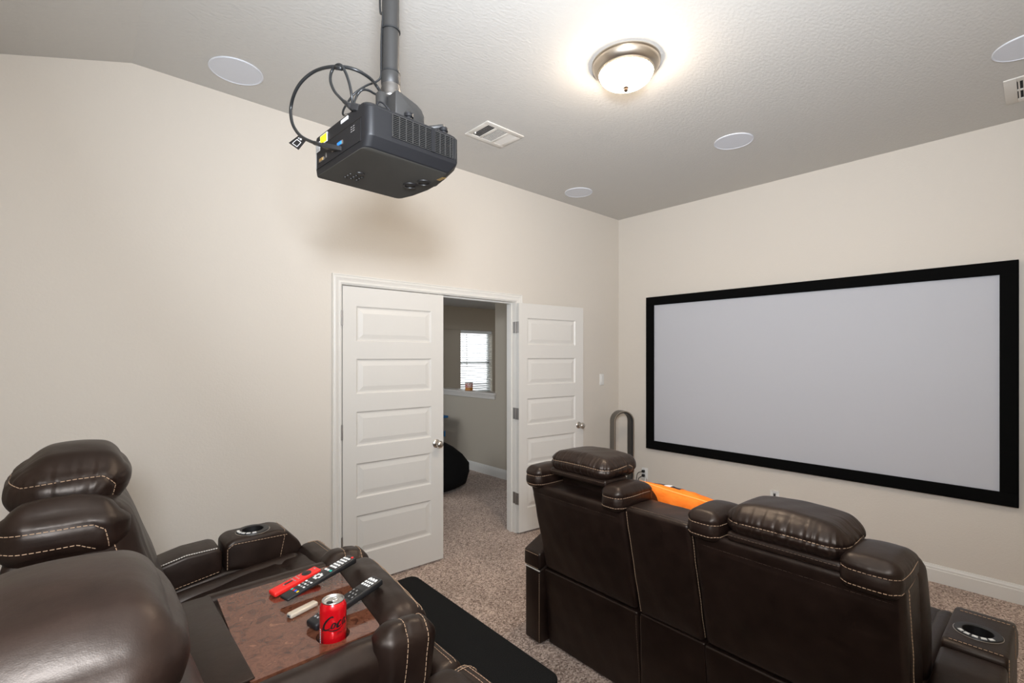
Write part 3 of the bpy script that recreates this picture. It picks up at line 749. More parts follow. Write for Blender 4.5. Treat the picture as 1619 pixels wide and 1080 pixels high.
# front of the backs, seats, console, footrests
for a, b in ((1.19, 1.76), (.232, .872)):
    Cushion((.085, (b-a)/2, .23), .06, (.03, .01, 0), place((1.995, (a+b)/2, .71), 0, -.22), step=.02).build('back_cushion', L, fs)
    Cushion((.33, (b-a)/2-.004, .075), .05, (.01, 0, .03), place((2.37, (a+b)/2, .435)), step=.02).build('seat_cushion', L, fs)
    Cushion((.045, (b-a)/2-.004, .16), .03, (.02, 0, 0), place((2.70, (a+b)/2, .235)), step=.02).build('footrest', L, fs)
MB().box((1.92, .235, .05), (2.62, 1.755, .37), .01).build('base_frame', M['blackpl'], fs, smooth=40)
Cushion((.36, .142, .115), .02, (0, 0, .006), place((2.32, 1.031, .425)), step=.03).build('console', L, fs)
for k, (cy, w) in enumerate(((1.848, .062), (.142, .080))):
    sd = 1 if k == 0 else -1
    body = [(1.815, .012), (2.66, .012), (2.66, .44), (2.58, .50), (2.17, .51), (1.815, .405)]
    V, F = prism(body, cy-w+.004, cy+w-.004, 'y', .008, 2); ar = obj('arm', V, F, L, fs, smooth=50)
    stitch(ar, [line((1.812, cy-sd*(w-.007), .39), (1.812, cy-sd*(w-.007), .02), 4)])
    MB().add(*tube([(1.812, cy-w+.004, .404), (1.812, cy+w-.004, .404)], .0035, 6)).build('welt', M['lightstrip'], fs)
    # rear cap sloping down to the back
    cap = [(1.806, .408), (2.17, .50), (2.17, .592), (2.05, .585), (1.93, .552), (1.806, .498)]
    V, F = prism(cap, cy-w, cy+w, 'y', .014, 3); o = obj('arm_top', V, F, L, fs, smooth=50)
    stitch(o, [line((1.8045, cy-w+.008, .490), (1.8045, cy+w-.008, .490), 4), line((1.8045, cy-w+.008, .418), (1.8045, cy+w-.008, .418), 4)])
    # raised front cap with the cup holder
    cap = [(2.172, .49), (2.64, .43), (2.665, .47), (2.62, .54), (2.52, .60), (2.47, .612), (2.19, .612), (2.172, .60)]
    V, F = prism(cap, cy-w, cy+w, 'y', .016, 3); o = obj('arm_front', V, F, L, fs, smooth=50)
    stitch(o, [line((2.186, cy-w-.001, .606), (2.186, cy-w-.001, .50), 6), [Vector((2.455, cy-w+.004, .612)), Vector((2.455, cy-w-.0015, .59)), Vector((2.46, cy-w-.0015, .49))],
               line((2.187, cy-w+.012, .6125), (2.187, cy+w-.012, .6125), 6), line((2.455, cy-w+.012, .613), (2.455, cy+w-.012, .613), 6)])
    cup_holder(fs, (2.305, cy, .6122), 0, (-1, .05)); bore(o, (2.305, cy, .6122), .0405, .06)
    Cushion((.32, .035, .05), .034, (0, 0, 0), place((2.28, cy-sd*(w+.03), .50)), step=.02).build('arm_pad', L, fs)
fs.rotation_euler = (0, 0, -.026)

# ---- rear sofa on the riser -----------------------------------------------------------
rs = thing('reclining_sofa', 'dark brown leather reclining sofa on the black riser with burl tray folded down', 'sofa', (.35, 1.39, .22))
for yc, sgn in ((1.92, 1), (.845, -1)):
    headrest(rs, (-.020 if sgn > 0 else -.032, yc if sgn > 0 else .826, 1.198 if sgn > 0 else 1.180), (.128, .172, .080), .03, zs=.030 if sgn > 0 else -.045, flap=True, amp=.0034, r=.074, bz=.030, k=1.7 if sgn > 0 else .5)
    for s2 in (-1, 1):
        shoulder(rs, (-.025, yc+s2*.232, 1.108), (.125, .058, .068), .02, z1=.022, z2=-.024, rmax=.052, bz=.026, drop=True)
    def db(p, yc=yc):
        p = p.copy(); z = p[:, 2]; x = p[:, 0]-.25*z-.04*np.sin((z+.3)*4); return np.stack([x+.115, p[:, 1]+yc, z+.90], 1)
    c = Cushion((.085, .268, .275), .06, (.03, .01, 0), db, [dict(path=[(.085, -.20, .27), (.085, -.20, -.2)], depth=.006, width=.008), dict(path=[(.085, .20, .27), (.085, .20, -.2)], depth=.006, width=.008)], .012, soft=.0012)
    o = c.build('back_cushion', L, rs)
    stitch(o, [c.path([(.085, -.20, .26), (.085, -.20, -.22)]), c.path([(.085, .20, .26), (.085, .20, -.22)]), c.path([(.03, -.268, .26), (.055, -.268, -.24)])])
    V, F = prism([(-.12, .26), (.10, .26), (.02, .80), (-.03, 1.06), (-.14, 1.06), (-.14, .9)], yc-.27, yc+.27, 'y', .02, 3); obj('back_shell', V, F, L, rs, smooth=50)
    ya, yb = yc-.268, yc+.268
    c = Cushion((.29, .262, .085), .055, (.015, .004, .022), place((.495, yc, .606), 0, -.13), [dict(path=[(.13, -.262, .085), (.13, .262, .085)], depth=.010, width=.012, amp=.002, freq=160, up=(1, 0, 0)), ], .010, soft=.0015)
    c.build('seat_cushion', L, rs)
    c = Cushion((.060, .262, .115), .042, (.012, 0, .008), place((.755 if sgn > 0 else .775, yc, .628 if sgn > 0 else .580)), step=.012, soft=.001)
    o = c.build('seat_front', L, rs)
    stitch(o, [c.path([(-.012, y, .115), (.01, y, .115)][:1]+[(.052, -.25, .075), (.052, .25, .075)]) if False else c.path([(.012, -.25, .115), (.012, .25, .115)]) for y in (0,)]
           + [c.path([(.030, -.25, .115), (.030, .25, .115)])]
           + [c.path([(-.01, .235, .115), (.052, .235, .08), (.052, .235, -.08)]), c.path([(-.01, .222, .115), (.052, .222, .08), (.052, .222, -.08)])])
    Cushion((.04, .262, .09), .03, (.015, 0, 0), place((.80, yc, .36)), step=.02).build('footrest', L, rs)
    # inner arm roll and arm
    cy = 2.215 if sgn > 0 else .545; w = .075; ro = cy-sgn*(w+.03)
    Cushion((.30, .034, .040), .033, (0, 0, .006), place((.40, ro, .664), 0, -.10), step=.015, soft=.001).build('arm_pad', L, rs)
    body = [(.0, .232), (.72, .232), (.74, .60), (.66, .70), (.43, .715), (.02, .66)]
    V, F = prism(body, cy-w+.004, cy+w-.004, 'y', .012, 2); obj('arm', V, F, L, rs, smooth=50)
    inn = cy-sgn*w
    cap = [(.06, .655), (.418, .715), (.418, .800), (.395, .815), (.30, .812), (.18, .785), (.06, .735)]
    V, F = prism(cap, cy-w, cy+w, 'y', .016, 3); o = obj('arm_top', V, F, L, rs, smooth=50)
    e = -sgn*.0012
    stitch(o, [[Vector((x, inn+e, z)) for x, z in ((.10, .672), (.25, .698), (.408, .722))]])
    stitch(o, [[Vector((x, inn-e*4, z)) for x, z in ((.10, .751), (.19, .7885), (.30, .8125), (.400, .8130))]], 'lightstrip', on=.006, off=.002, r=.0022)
    cap = [(.426, .715), (.70, .655), (.735, .69), (.71, .76), (.66, .818), (.62, .832), (.455, .832), (.426, .815)]
    V, F = prism(cap, cy-w, cy+w, 'y', .018, 3); o = obj('arm_front', V, F, L, rs, smooth=50)
    stitch(o, [[Vector((.433, inn+e, .72)), Vector((.434, inn+e, .80)), Vector((.455, inn+e, .814)), Vector((.655, inn+e, .806))],
               [Vector((.648, inn-e*8, .8265)), Vector((.645, inn+e, .80)), Vector((.62, inn+e, .68))], line((.648, inn-e*10, .8265), (.648, cy+sgn*(w-.02), .8265), 5)])
    cup_holder(rs, (.540, cy-.006*sgn, .8322), 0, (-.8, -.6)); bore(o, (.540, cy-.006*sgn, .8322), .0405, .06)
MB().box((-.10, .46, .235), (.74, 2.30, .50), .01).build('base_frame', M['blackpl'], rs, smooth=40)
# middle seat and the back folded down into a table
c = Cushion((.29, .285, .08), .05, (.012, 0, .01), place((.50, 1.383, .575)), step=.02); c.build('seat_cushion', L, rs)
c = Cushion((.052, .165, .115), .038, (.012, 0, .005), place((.785, 1.23, .565)), step=.012)
V, F = boxmesh((.235, 1.095, .66), (.655, 1.685, .828), .018, 3); obj('folded_back', V, F, L, rs, smooth=50)
c = Cushion((.052, .27, .115), .038, (.012, 0, .005), place((.782, 1.383, .565)), step=.012, soft=.001); o = c.build('seat_front', L, rs)
stitch(o, [c.path([(.012, -.25, .115), (.012, .25, .115)]), c.path([(.030, -.25, .115), (.030, .25, .115)])])
V, F = boxmesh((.165, 1.172, .836), (.292, 1.668, .8465), .004, 2); obj('hinge_flap', V, F, L, rs, smooth=50)
# burl tray with a cup well
def rounded(P, rs_, n=6):
    out = []; m = len(P)
    for i in range(m):
        p = Vector(P[i]).to_2d(); a = (Vector(P[i-1]).to_2d()-p).normalized(); b = (Vector(P[(i+1) % m]).to_2d()-p).normalized(); r = rs_[i]
        for k in range(n+1):
            t = k/n; q = (p+a*r)*(1-t)**2+p*2*t*(1-t)+(p+b*r)*t*t; out.append((q.x, q.y))
    return out
def tray():
    CX_, CY_, CR = .486, 1.222, .041
    bm = bmesh.new(); outer = rounded([(.652, 1.634, 0), (.304, 1.634, 0), (.280, 1.165, 0), (.594, 1.165, 0)], [.02, .004, .004, .03])
    inner = [(CX_+CR*math.cos(2*PI*k/32), CY_+CR*math.sin(2*PI*k/32)) for k in range(32)]
    vs = []
    for lp in (outer, inner):
        v = [bm.verts.new((x, y, .842)) for x, y in lp]; vs.append(v)
        for i in range(len(v)): bm.edges.new((v[i], v[(i+1) % len(v)]))
    bmesh.ops.triangle_fill(bm, edges=bm.edges[:], use_beauty=True)
    for f in bm.faces:
        if f.normal.z < 0: f.normal_flip()
    ol = bm.verts[:]
    for v in vs:
        w_ = [bm.verts.new((p.co.x, p.co.y, .826 if v is vs[0] else .816)) for p in v]
        for i in range(len(v)):
            j = (i+1) % len(v)
            bm.faces.new((v[i], w_[i], w_[j], v[j]) if v is vs[0] else (v[i], w_[i], w_[j], v[j]))
        if v is vs[1]: bm.faces.new(w_)
    bmesh.ops.recalc_face_normals(bm, faces=bm.faces[:])
    V, F = bm_out(bm); return obj('burl_tray', V, F, M['burl'], rs, smooth=30)
tray()
# padded borders of the folded back: near edge, far edge, headrest roll and its two ears
c = Cushion((.265, .042, .075), .036, (0, .008, .006), place((.408, 1.118, .777), 0, -.02), step=.008, soft=.0012); c.build('folded_border', L, rs)
c = Cushion((.22, .022, .04), .016, (0, 0, .002), place((.49, 1.662, .806)), step=.012); c.build('folded_border', L, rs)
hc = Cushion((.075, .235, .10), .06, (.014, 0, .016), place((.690, 1.385, .760), 0, 0, -.12), [dict(path=[(.0, -.235, .10), (-.0, .235, .10)], depth=.003, width=.006)], .008, soft=.0014)
o = hc.build('folded_headrest', L, rs)
stitch(o, [hc.path([(.06, -.20, .10), (.06, .235, .10)]), hc.path([(.074, -.20, .085), (.074, .235, .085)])])
for yc, hy, xe in ((1.672, .052, .700), (1.094, .046, .612)):
    s_ = [(-.072, hy if yc > 1.4 else -hy, -.08), (-.05, hy if yc > 1.4 else -hy, .02), (0, hy*.6 if yc > 1.4 else -hy*.6, .085), (.01, 0, .085), (.01, -hy*.6 if yc > 1.4 else hy*.6, .085)]
    ec = Cushion((.078, hy, .085), .038, (.008, .004, .010), place((xe, yc, (.778 if yc > 1.4 else .794)), 0, .12, -.06),
                 [dict(path=[(-.01, -hy, .085), (-.01, hy, .085)], depth=.004, width=.006, amp=.003, freq=260, up=(1, 0, 0), reach=.03), dict(path=[(.04, -hy, .085), (.04, hy, .085), (.078, hy*.5, .02)], depth=.003, width=.006)], .006, soft=.0014)
    o = ec.build('folded_shoulder', L, rs)
    stitch(o, [ec.path([(-.012, hy, -.07), (-.012, hy, .08), (-.012, hy*.9, .085), (-.012, -hy*.9, .085), (-.012, -hy, .08), (-.012, -hy, -.07)]),
               ec.path([(.045, hy, -.07), (.045, hy, .08), (.045, hy*.9, .085), (.045, -hy*.9, .085), (.045, -hy, .08), (.045, -hy, -.07)])])

# ------------------------------------------------------------------ orange pillow
def pillow_fn(u, v, sgn, w=.205, h=.195, t=.088):
    k = np.clip((1-u**2), 0, 1)**.5*np.clip((1-v**2), 0, 1)**.5
    x = u*w*(1-.045*(1-v**2)); z = v*h*(1-.045*(1-u**2))
    wr = .0045*np.sin(u*9+v*5)*np.sin(v*11-u*3)+.003*np.sin(u*23+1.1*v*13)
    return x, sgn*(k*t+wr*k), z
pc = Vector((2.150, 1.126, .788)); pm = Matrix.Rotation(math.radians(90+4), 3, 'Z') @ Matrix.Rotation(math.radians(-40), 3, 'X') @ Matrix.Rotation(math.radians(-10), 3, 'Y')
def pworld(x, y, z): return pm @ Vector((x, y, z))+pc
pil = thing('throw_pillow', 'orange throw pillow with black and white patch leaning on the loveseat middle', 'pillow', (2.092, 1.112, .55))
n = 44; V = []; F = []
ti = np.sin(np.linspace(-PI/2, PI/2, n+1))
for sg in (-1, 1):
    b0 = len(V)
    for i in range(n+1):
        for j in range(n+1):
            V.append(pworld(*[float(q) for q in pillow_fn(ti[i], ti[j], sg)]))
    for i in range(n):
        for j in range(n):
            f = (b0+i*(n+1)+j, b0+(i+1)*(n+1)+j, b0+(i+1)*(n+1)+j+1, b0+i*(n+1)+j+1)
            F.append(f if sg < 0 else f[::-1])
pcv = obj('cover', V, F, M['orange'], pil, smooth=True)
bd = [pworld(*[float(q) for q in pillow_fn(np.float64(a), np.float64(b), 0)]) for a, b in
      [(-1+2*k/20, 1) for k in range(20)]+[(1, 1-2*k/20) for k in range(20)]+[(1-2*k/20, -1) for k in range(20)]+[(-1, -1+2*k/20) for k in range(20)]]
V, F = tube(bd, .0035, 6, closed=True); obj('piping', V, F, M['piping'], pil, smooth=True)
for k, (u0, u1, m) in enumerate(((.06, .28, 'patchblack'), (.28, .42, 'patchwhite'), (.42, .66, 'patchblack'))):
    V = []; F = []; a, b = 6, 8
    for i in range(a+1):
        for j in range(b+1):
            v = .60+.36*j/b; u = u0+(u1-u0)*i/a+(.25*(v-.70))
            x, y, z = pillow_fn(np.float64(u), np.float64(v), -1); V.append(pworld(float(x), float(y)-.0012, float(z)))
    for i in range(a):
        for j in range(b): F.append((i*(b+1)+j, (i+1)*(b+1)+j, (i+1)*(b+1)+j+1, i*(b+1)+j+1))
    obj('patch', V, F, M[m], pil, smooth=True)

# ------------------------------------------------------------------ things on the tray
def remote(name, label, a, b, wid, thick, m, taper=1., zr=0., mat_=None, wedge=1.):
    """bar from a to b (points on its underside); returns root and a function (s along 0..1, t across -1..1) -> point and frame on its top"""
    a, b = Vector(a), Vector(b); d = (b-a); Ln = d.length; d.normalize(); s_ = Vector((0, 0, 1)).cross(d).normalized(); u = d.cross(s_)
    root = thing(name, label, 'remote', tuple(a))
    V, F = boxmesh((0, -wid/2, 0), (Ln, wid/2, thick), min(wid, thick)*.32, 3)
    W = []
    for x, y, z in V:
        f = 1-(1-taper)*x/Ln; W.append(a+d*x+s_*y*f+u*(thick-(thick-z)*(wedge+(1-wedge)*x/Ln)))
    obj('body', W, F, m, root, smooth=50)
    def put(nm, s, t, l, w_, hgt, mm, rnd=False):
        c = a+d*(s*Ln)+s_*(t*wid/2)+u*thick
        if rnd: V, F = lathe([(l, -.0005), (l, hgt*.7), (l*.85, hgt)], 20)
        else: V, F = boxmesh((-l/2, -w_/2, -.0005), (l/2, w_/2, hgt), min(min(l, w_)*.15, hgt*.45), 1)
        obj(nm, [c+d*x+s_*y+u*z for x, y, z in V], F, mm, root, smooth=40)
    return root, put, (a, d, s_, u, Ln)
TZ = .8425
r1, put, _ = remote('remote_control', 'red slim remote control with round black pad on the burl tray', (.428, 1.538, TZ), (.576, 1.568, TZ+.020), .038, .015, M['red'])
put('navigation_ring', .74, 0, .0145, 0, .0012, M['blackpl'], True); put('select_button', .74, 0, .006, 0, .002, M['blackpl'], True)
put('power_button', .93, .1, .0032, 0, .001, M['buttongrey'], True)
put('rocker', .35, 0, .026, .007, .0015, M['blackpl'])
for s, t in ((.25, 0), (.46, -.45), (.46, .05), (.46, .5), (.54, -.45), (.54, .05), (.54, .5), (.61, .5)): put('button', s, t, .0026, 0, .001, M['buttongrey'], True)
r2, put, _ = remote('remote_control', 'black remote with white keys and four coloured keys lying beside the red remote', (.440, 1.462, TZ+.001), (.672, 1.520, TZ+.040), .043, .022, M['blackpl'], wedge=.4)
for i, mm in enumerate(('btnyellow', 'btnblue', 'btnred', 'btngreen')): put('button', .15, -.66+i*.44, .008, .0055, .0015, M[mm])
for i in range(5):
    for j in range(3): put('button', .70+i*.052, -.5+j*.5, .008, .0085, .0015, M['buttonwhite'])
for i in range(3):
    for j in range(3): put('button', .24+i*.05, -.55+j*.55, .006, .007, .0013, M['buttongrey' if (i+j) % 2 else 'buttonwhite'])
for k in range(7): a_ = k*2*PI/7; put('button', .47+.045*math.cos(a_), .45*math.sin(a_), .008, .007, .0015, M['buttonwhite'])
for j in range(3): put('button', .62, -.55+j*.55, .008, .009, .0015, M['btngreen' if j == 0 else 'buttonwhite'])
put('power_button', .955, -.6, .0042, 0, .0018, M['btnred'], True)
r3, put, _ = remote('remote_control', 'black remote with grey keys lying behind the soda can', (.452, 1.280, TZ+.001), (.668, 1.332, TZ+.037), .046, .020, M['blackpl'])
for i in range(3):
    for j in range(4): put('button', .80+i*.055, -.6+j*.4, .008, .006, .0015, M['buttonwhite'])
for i in range(3): put('button', .93, -.5+i*.5, .006, .007, .0015, M['buttonwhite'])
for s, t in ((.60, 0), (.60, -.5), (.60, .5), (.54, 0), (.66, 0), (.66, .6), (.54, -.6)): put('button', s, t, .006, .004, .0012, M['buttongrey'])
put('pad', .60, 0, .044, .036, .0008, M['projdark'])
for s in (.10, .16):
    for t in (-.5, 0, .5): put('button', s, t, .006, .006, .0012, M['buttongrey'])
st_ = thing('usb_stick', 'small cream metal stick lying on the tray in front of the black remotes', 'usb stick', (.428, 1.372, TZ))
a, b = Vector((.426, 1.378, TZ)), Vector((.508, 1.402, TZ)); d = (b-a).normalized(); s_ = Vector((-d.y, d.x, 0)); u = Vector((0, 0, 1)); Ln = (b-a).length
V, F = boxmesh((0, -.0115, 0), (Ln, .0115, .0125), .0042, 3); obj('body', [a+d*x+s_*y+u*z for x, y, z in V], F, M['cream'], st_, smooth=50)
V, F = boxmesh((-.0006, -.008, .0028), (.001, .008, .0098), .001, 1); obj('end_cap', [a+d*x+s_*y+u*z for x, y, z in V], F, M['buttongrey'], st_)
V, F = boxmesh((-.0009, -.0045, .0045), (.0006, .0045, .0082), 0, 1); obj('port', [a+d*x+s_*y+u*z for x, y, z in V], F, M['ink'], st_)

# soda can standing in the cup well
CB = Vector((.486, 1.222, .8165)); CR = .0331
can = thing('soda_can', 'opened red soda can with black script lettering standing in the tray cup well', 'can', tuple(CB))
V, F = lathe([(.020, .004), (.0255, 0), (.029, .004), (CR, .012), (CR, .100), (.0318, .106), (.0285, .1125), (.0272, .1150)], 56, CB); obj('body', V, F[:-1], M['can'], can, smooth=40)
V, F = lathe([(.0272, .1148), (.0276, .1172), (.0270, .1182), (.0258, .1172), (.0248, .1128), (.0235, .1118), (.001, .1122)], 48, CB, cap=False); obj('lid', V, F, M['alu'], can, smooth=40)
ca = math.atan2(-CB.y, -CB.x)      # the side turned to the room corner
def oncan(t, h, o=.00025): a = ca+t/CR; return CB+Vector(((CR+o)*math.cos(a), (CR+o)*math.sin(a), h))
tabd = Vector((math.cos(ca+2.4), math.sin(ca+2.4), 0))
V, F = lathe([(.0005, .1126), (.0085, .1126)], 24, cap=False); obj('mouth', [Vector((v.x*.9, v.y*1.25, v.z))+CB-tabd*.012+Vector((0, 0, .0006)) for v in V], F, M['ink'], can)
tb = tube([CB+Vector((0, 0, .1145))+tabd*(.006+.010*math.cos(k*PI/8))+Vector((-tabd.y, tabd.x, 0))*(.0065*math.sin(k*PI/8)) for k in range(16)], .0015, 6, closed=True)
obj('pull_tab', *tb, M['alu'], can, smooth=True)
def ribbon(pts, wfun, t0, h0, sc_, sub=7):
    P = spline([(x, y, 0) for x, y in pts], sub); V = []; F = []; m = len(P)
    for i, p in enumerate(P):
        t = (P[min(i+1, m-1)]-P[max(i-1, 0)]).normalized(); n_ = Vector((-t.y, t.x, 0)); w_ = wfun(i/(m-1))
        for sg in (-1, 1):
            q = p+n_*sg*w_; sl = .22*q.y
            V.append(oncan(t0+(q.x+sl)*sc_, h0+(q.y+q.x*.13)*sc_))
    for i in range(m-1): F.append((2*i, 2*i+1, 2*i+3, 2*i+2))
    return V, F
lt = MB(); w1 = lambda s: .045+.09*math.sin(PI*s); w2 = lambda s: .045+.055*abs(math.sin(2*PI*s))
t0, h0, sc_ = -.0258, .055, .0215
glyphs = [([(.95, 1.25), (.80, 1.45), (.45, 1.30), (.12, .85), (.0, .40), (.15, .02), (.55, -.02), (.95, .2)], w1),
          ([(.55, -.02), (1.2, -.25), (1.9, -.30), (2.4, -.12)], lambda s: .02+.05*math.sin(PI*s)),
          ([(1.30, .62), (1.08, .58), (.98, .28), (1.12, .02), (1.34, .20), (1.36, .50), (1.20, .64)], w2),
          ([(1.36, .52), (1.52, .40), (1.70, .48)], lambda s: .03),
          ([(2.04, .56), (1.88, .66), (1.68, .45), (1.66, .12), (1.86, .0), (2.10, .18)], w1),
          ([(2.62, .60), (2.38, .62), (2.24, .32), (2.34, .02), (2.54, .20), (2.66, .62)], w2),
          ([(2.66, .66), (2.58, .18), (2.70, .0), (2.88, .15)], w2),
          ([(2.95, .55), (3.12, .55)], lambda s: .06),
          ([(3.95, 1.25), (3.80, 1.45), (3.45, 1.30), (3.22, .85), (3.15, .40), (3.3, .02), (3.65, -.02), (4.0, .2)], w1),
          ([(4.30, .62), (4.08, .58), (3.98, .28), (4.12, .02), (4.34, .20), (4.36, .50), (4.20, .64)], w2),
          ([(4.50, .1), (4.80, 1.2), (4.70, 1.4), (4.58, .6), (4.60, .05), (4.8, .1)], w2),
          ([(5.42, .60), (5.18, .62), (5.04, .32), (5.14, .02), (5.34, .20), (5.46, .62), (5.38, .18), (5.5, .0)], w2)]
for g, wf in glyphs: lt.add(*ribbon(g, wf, t0, h0, sc_))
V, F = text_mesh('ZERO SUGAR', .0075); lt.add([oncan(t0+.034+x, h0-.014+.10*x+y) for x, y, z in V], F)
V, F = text_mesh('RECYCLE ME', .0085, .0003); lt.add([oncan(-.0255-y*.9, .012+x) for x, y, z in V], F)
lt.build('lettering', M['ink'], can)
bc = MB()
for k in range(9):
    h_ = .014+k*.0046; q = [oncan(tt, hh) for tt, hh in ((-.040, h_), (-.0345, h_), (-.0345, h_+.003), (-.040, h_+.003))]; bc.add(q, [(0, 1, 2, 3)])
bc.build('printed_panel', M['stickerwhite'], can)

# ------------------------------------------------------------------ projector on its ceiling pipe
PC = Vector((.682, 1.290, 2.09)); PR = Matrix.Rotation(math.radians(2.6), 3, 'Z')
pj = thing('projector', 'black projector hanging upside down from the ceiling pipe', 'projector', tuple(PC))
def pw(x, y, z): return PR @ Vector((x, y, z))+PC
PL, PW_, PH = .156, .160, .112     # half length (x: toward the screen), half width (y), height
outl = []
def arc(cx, cy, r, a0, a1, n=6):
    return [(cx+r*math.cos(math.radians(a0+(a1-a0)*k/n)), cy+r*math.sin(math.radians(a0+(a1-a0)*k/n))) for k in range(n+1)]
outl += arc(-PL+.020, -PW_+.020, .020, 180, 270)
outl += arc(PL-.035, -PW_+.012, .012, 270, 300, 2)+[(PL-.008, -PW_+.040)]
outl += [(PL+.006, -.06), (PL+.012, .02), (PL+.008, .10)]
outl += arc(PL-.02, PW_-.018, .018, 20, 90, 4)
outl += arc(-PL+.012, PW_-.012, .012, 90, 180, 4)
rings = [(-.0, .024), (.001, .021), (.003, .018), (.022, .004), (.026, .0012), (.031, 0), (PH-.014, 0), (PH-.010, .002), (PH-.010, .005), (PH-.006, .005), (PH, .012)]
V = []; n = len(outl)
cxm = sum(p[0] for p in outl)/n
for z, ins in rings:
    for x, y in outl:
        # the underside chamfer follows the vent side and the front; the socket side stays square
        ix = ins*(.12 if x < -PL+.03 else 1); iy = ins*(1. if y < 0 else .15)
        V.append(pw(x-math.copysign(ix, x) if abs(x) > .05 else x, y-math.copysign(iy, y) if abs(y) > .05 else y, z))
F = []
for i in range(len(rings)-1):
    for k in range(n): F.append((i*n+k, i*n+(k+1) % n, (i+1)*n+(k+1) % n, (i+1)*n+k))
F.append(tuple(range(n))[::-1]); F.append(tuple((len(rings)-1)*n+k for k in range(n)))
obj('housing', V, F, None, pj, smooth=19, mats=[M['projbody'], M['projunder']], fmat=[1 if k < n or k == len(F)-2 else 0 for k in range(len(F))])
def pbox(name, lo, hi, m, parent=pj, r=0, seg=1, sm=None):
    V, F = boxmesh(lo, hi, r, seg); return obj(name, [pw(*v) for v in V], F, m, parent, smooth=sm)
# vent grille on the side facing the room corner
gy = -PW_-.0002
gr = pbox('vent_recess', (-.088, gy-.0008, .038), (.108, gy+.002, PH-.016), M['felt'])
cols = [-.088+.0205*k for k in range(7)]+[.045+.0178*k for k in range(5)]
for x in cols[:6]+[.036]+cols[7:]+[.108]:
    pbox('grille_bar', (x-.0011, gy-.0042, .038), (x+.0011, gy-.0006, PH-.016), M['pipe'])
pbox('grille_post', (.0335, gy-.0044, .036), (.0455, gy-.0004, PH-.014), M['projbody'])
for k in range(13):
    z = .038+k*(PH-.016-.038)/12; pbox('grille_bar', (-.089, gy-.0036, z-.0008), (.109, gy-.0006, z+.0008), M['pipe'])
# socket side
sx = -PL-.0004
pbox('socket_panel', (sx-.0006, -PW_+.035, .018), (sx+.001, PW_-.014, .076), M['projdark'].copy() if False else M['projbody'])
pbox('panel_groove', (sx-.0009, -PW_+.032, .0765), (sx+.001, PW_-.014, .0785), M['ink'])
pbox('panel_rim', (sx-.0012, PW_-.0165, .018), (sx+.001, PW_-.0135, .078), M['buttongrey'])
pbox('warning_sticker', (sx-.0011, .072, .0795), (sx+.001, .118, .106), M['stickerwhite'])
pbox('warning_sticker', (sx-.0015, .0745, .0815), (sx+.001, .1165, .104), M['stickeryellow'])
pbox('rating_sticker', (sx-.0011, .119, .066), (sx+.001, .145, .094), M['stickerwhite'])
for k in range(5): pbox('sticker_line', (sx-.0014, .121, .070+k*.0045), (sx-.0010, .142, .0715+k*.0045), M['buttongrey'])
pbox('serial_sticker', (sx-.0011, -.055, .097), (sx+.001, -.015, .106), M['stickerwhite'])
def pport(name, y, z, w_, h_, m): 
    pbox('port_shell', (sx-.0030, y-w_/2, z-h_/2), (sx+.001, y+w_/2, z+h_/2), M['metal'], r=.0008); pbox(name, (sx-.0042, y-w_*.32, z-h_*.38), (sx, y+w_*.32, z+h_*.38), m)
pport('video_port', -.010, .045, .034, .011, M['vga']); pport('serial_port', .106, .036, .030, .010, M['brass'])
pport('usb_port', .078, .040, .006, .014, M['blackpl']); pport('hdmi_port', .030, .040, .016, .006, M['blackpl'])
for y in (.130, .124): pbox('audio_jack', (sx-.003, y-.002, .030), (sx, y+.002, .034), M['ink'])
for j, y in enumerate((-.088, -.076)):
    for k in range(3): pbox('printed_mark', (sx-.0008, y-.004, .055+k*.006), (sx, y+.004, .0565+k*.006), M['buttongrey'])
# underside: key pad, dials, label
for i in range(3):
    for j in range(3):
        V, F = lathe([(.0055, .0002), (.0052, -.0016), (.004, -.002)], 16); obj('keypad_button', [pw(v.x-.092+.018*i, v.y+.062+.017*j, v.z) for v in V], F, M['ink'], pj, smooth=40)
V, F = lathe([(.012, .0003), (.0115, -.0022), (.009, -.003)], 20); obj('power_button', [pw(v.x*1.1-.074, v.y*.7+.036, v.z) for v in V], F, M['ink'], pj, smooth=40)
for k, (x, y) in enumerate(((.080, .016), (.096, -.034))):
    V, F = lathe([(.0215, .0005), (.0215, -.003), (.019, -.005), (.016, -.005), (.015, -.002), (.001, -.0018)], 28); obj('lens_dial', [pw(v.x+x, v.y+y, v.z) for v in V], F, M['ink'], pj, smooth=40)
pbox('lamp_label', (.112, -.108, -.0006), (.124, -.078, .001), M['brass'])
V, F = lathe([(.036, 0), (.036, .02), (.031, .024), (.029, .010), (.002, .008)], 28, axis=(1, 0, 0)); obj('lens', [pw(v.x+PL+.004, v.y+.02, v.z+.058) for v in V], F, M['ink'], pj, smooth=40)
# feet on the top side and handle loop
for x, y in ((-.018, -PW_+.030), (.100, -PW_+.030), (.100, PW_-.03), (-.10, PW_-.03)):
    V, F = lathe([(.009, PH-.002), (.009, PH+.010), (.0125, PH+.011), (.0125, PH+.020), (.010, PH+.022)], 20); obj('foot', [pw(v.x+x, v.y+y, v.z) for v in V], F, M['projbody'], pj, smooth=40)
V, F = tube([pw(*p) for p in spline([(-.125, -PW_+.014, PH-.012), (-.12, -PW_+.012, PH+.008), (-.105, -PW_+.012, PH+.010), (-.085, -PW_+.012, PH-.002), (-.078, -PW_+.012, PH-.012)], 4)], .0025, 6); obj('security_loop', V, F, M['projbody'], pj, smooth=True)
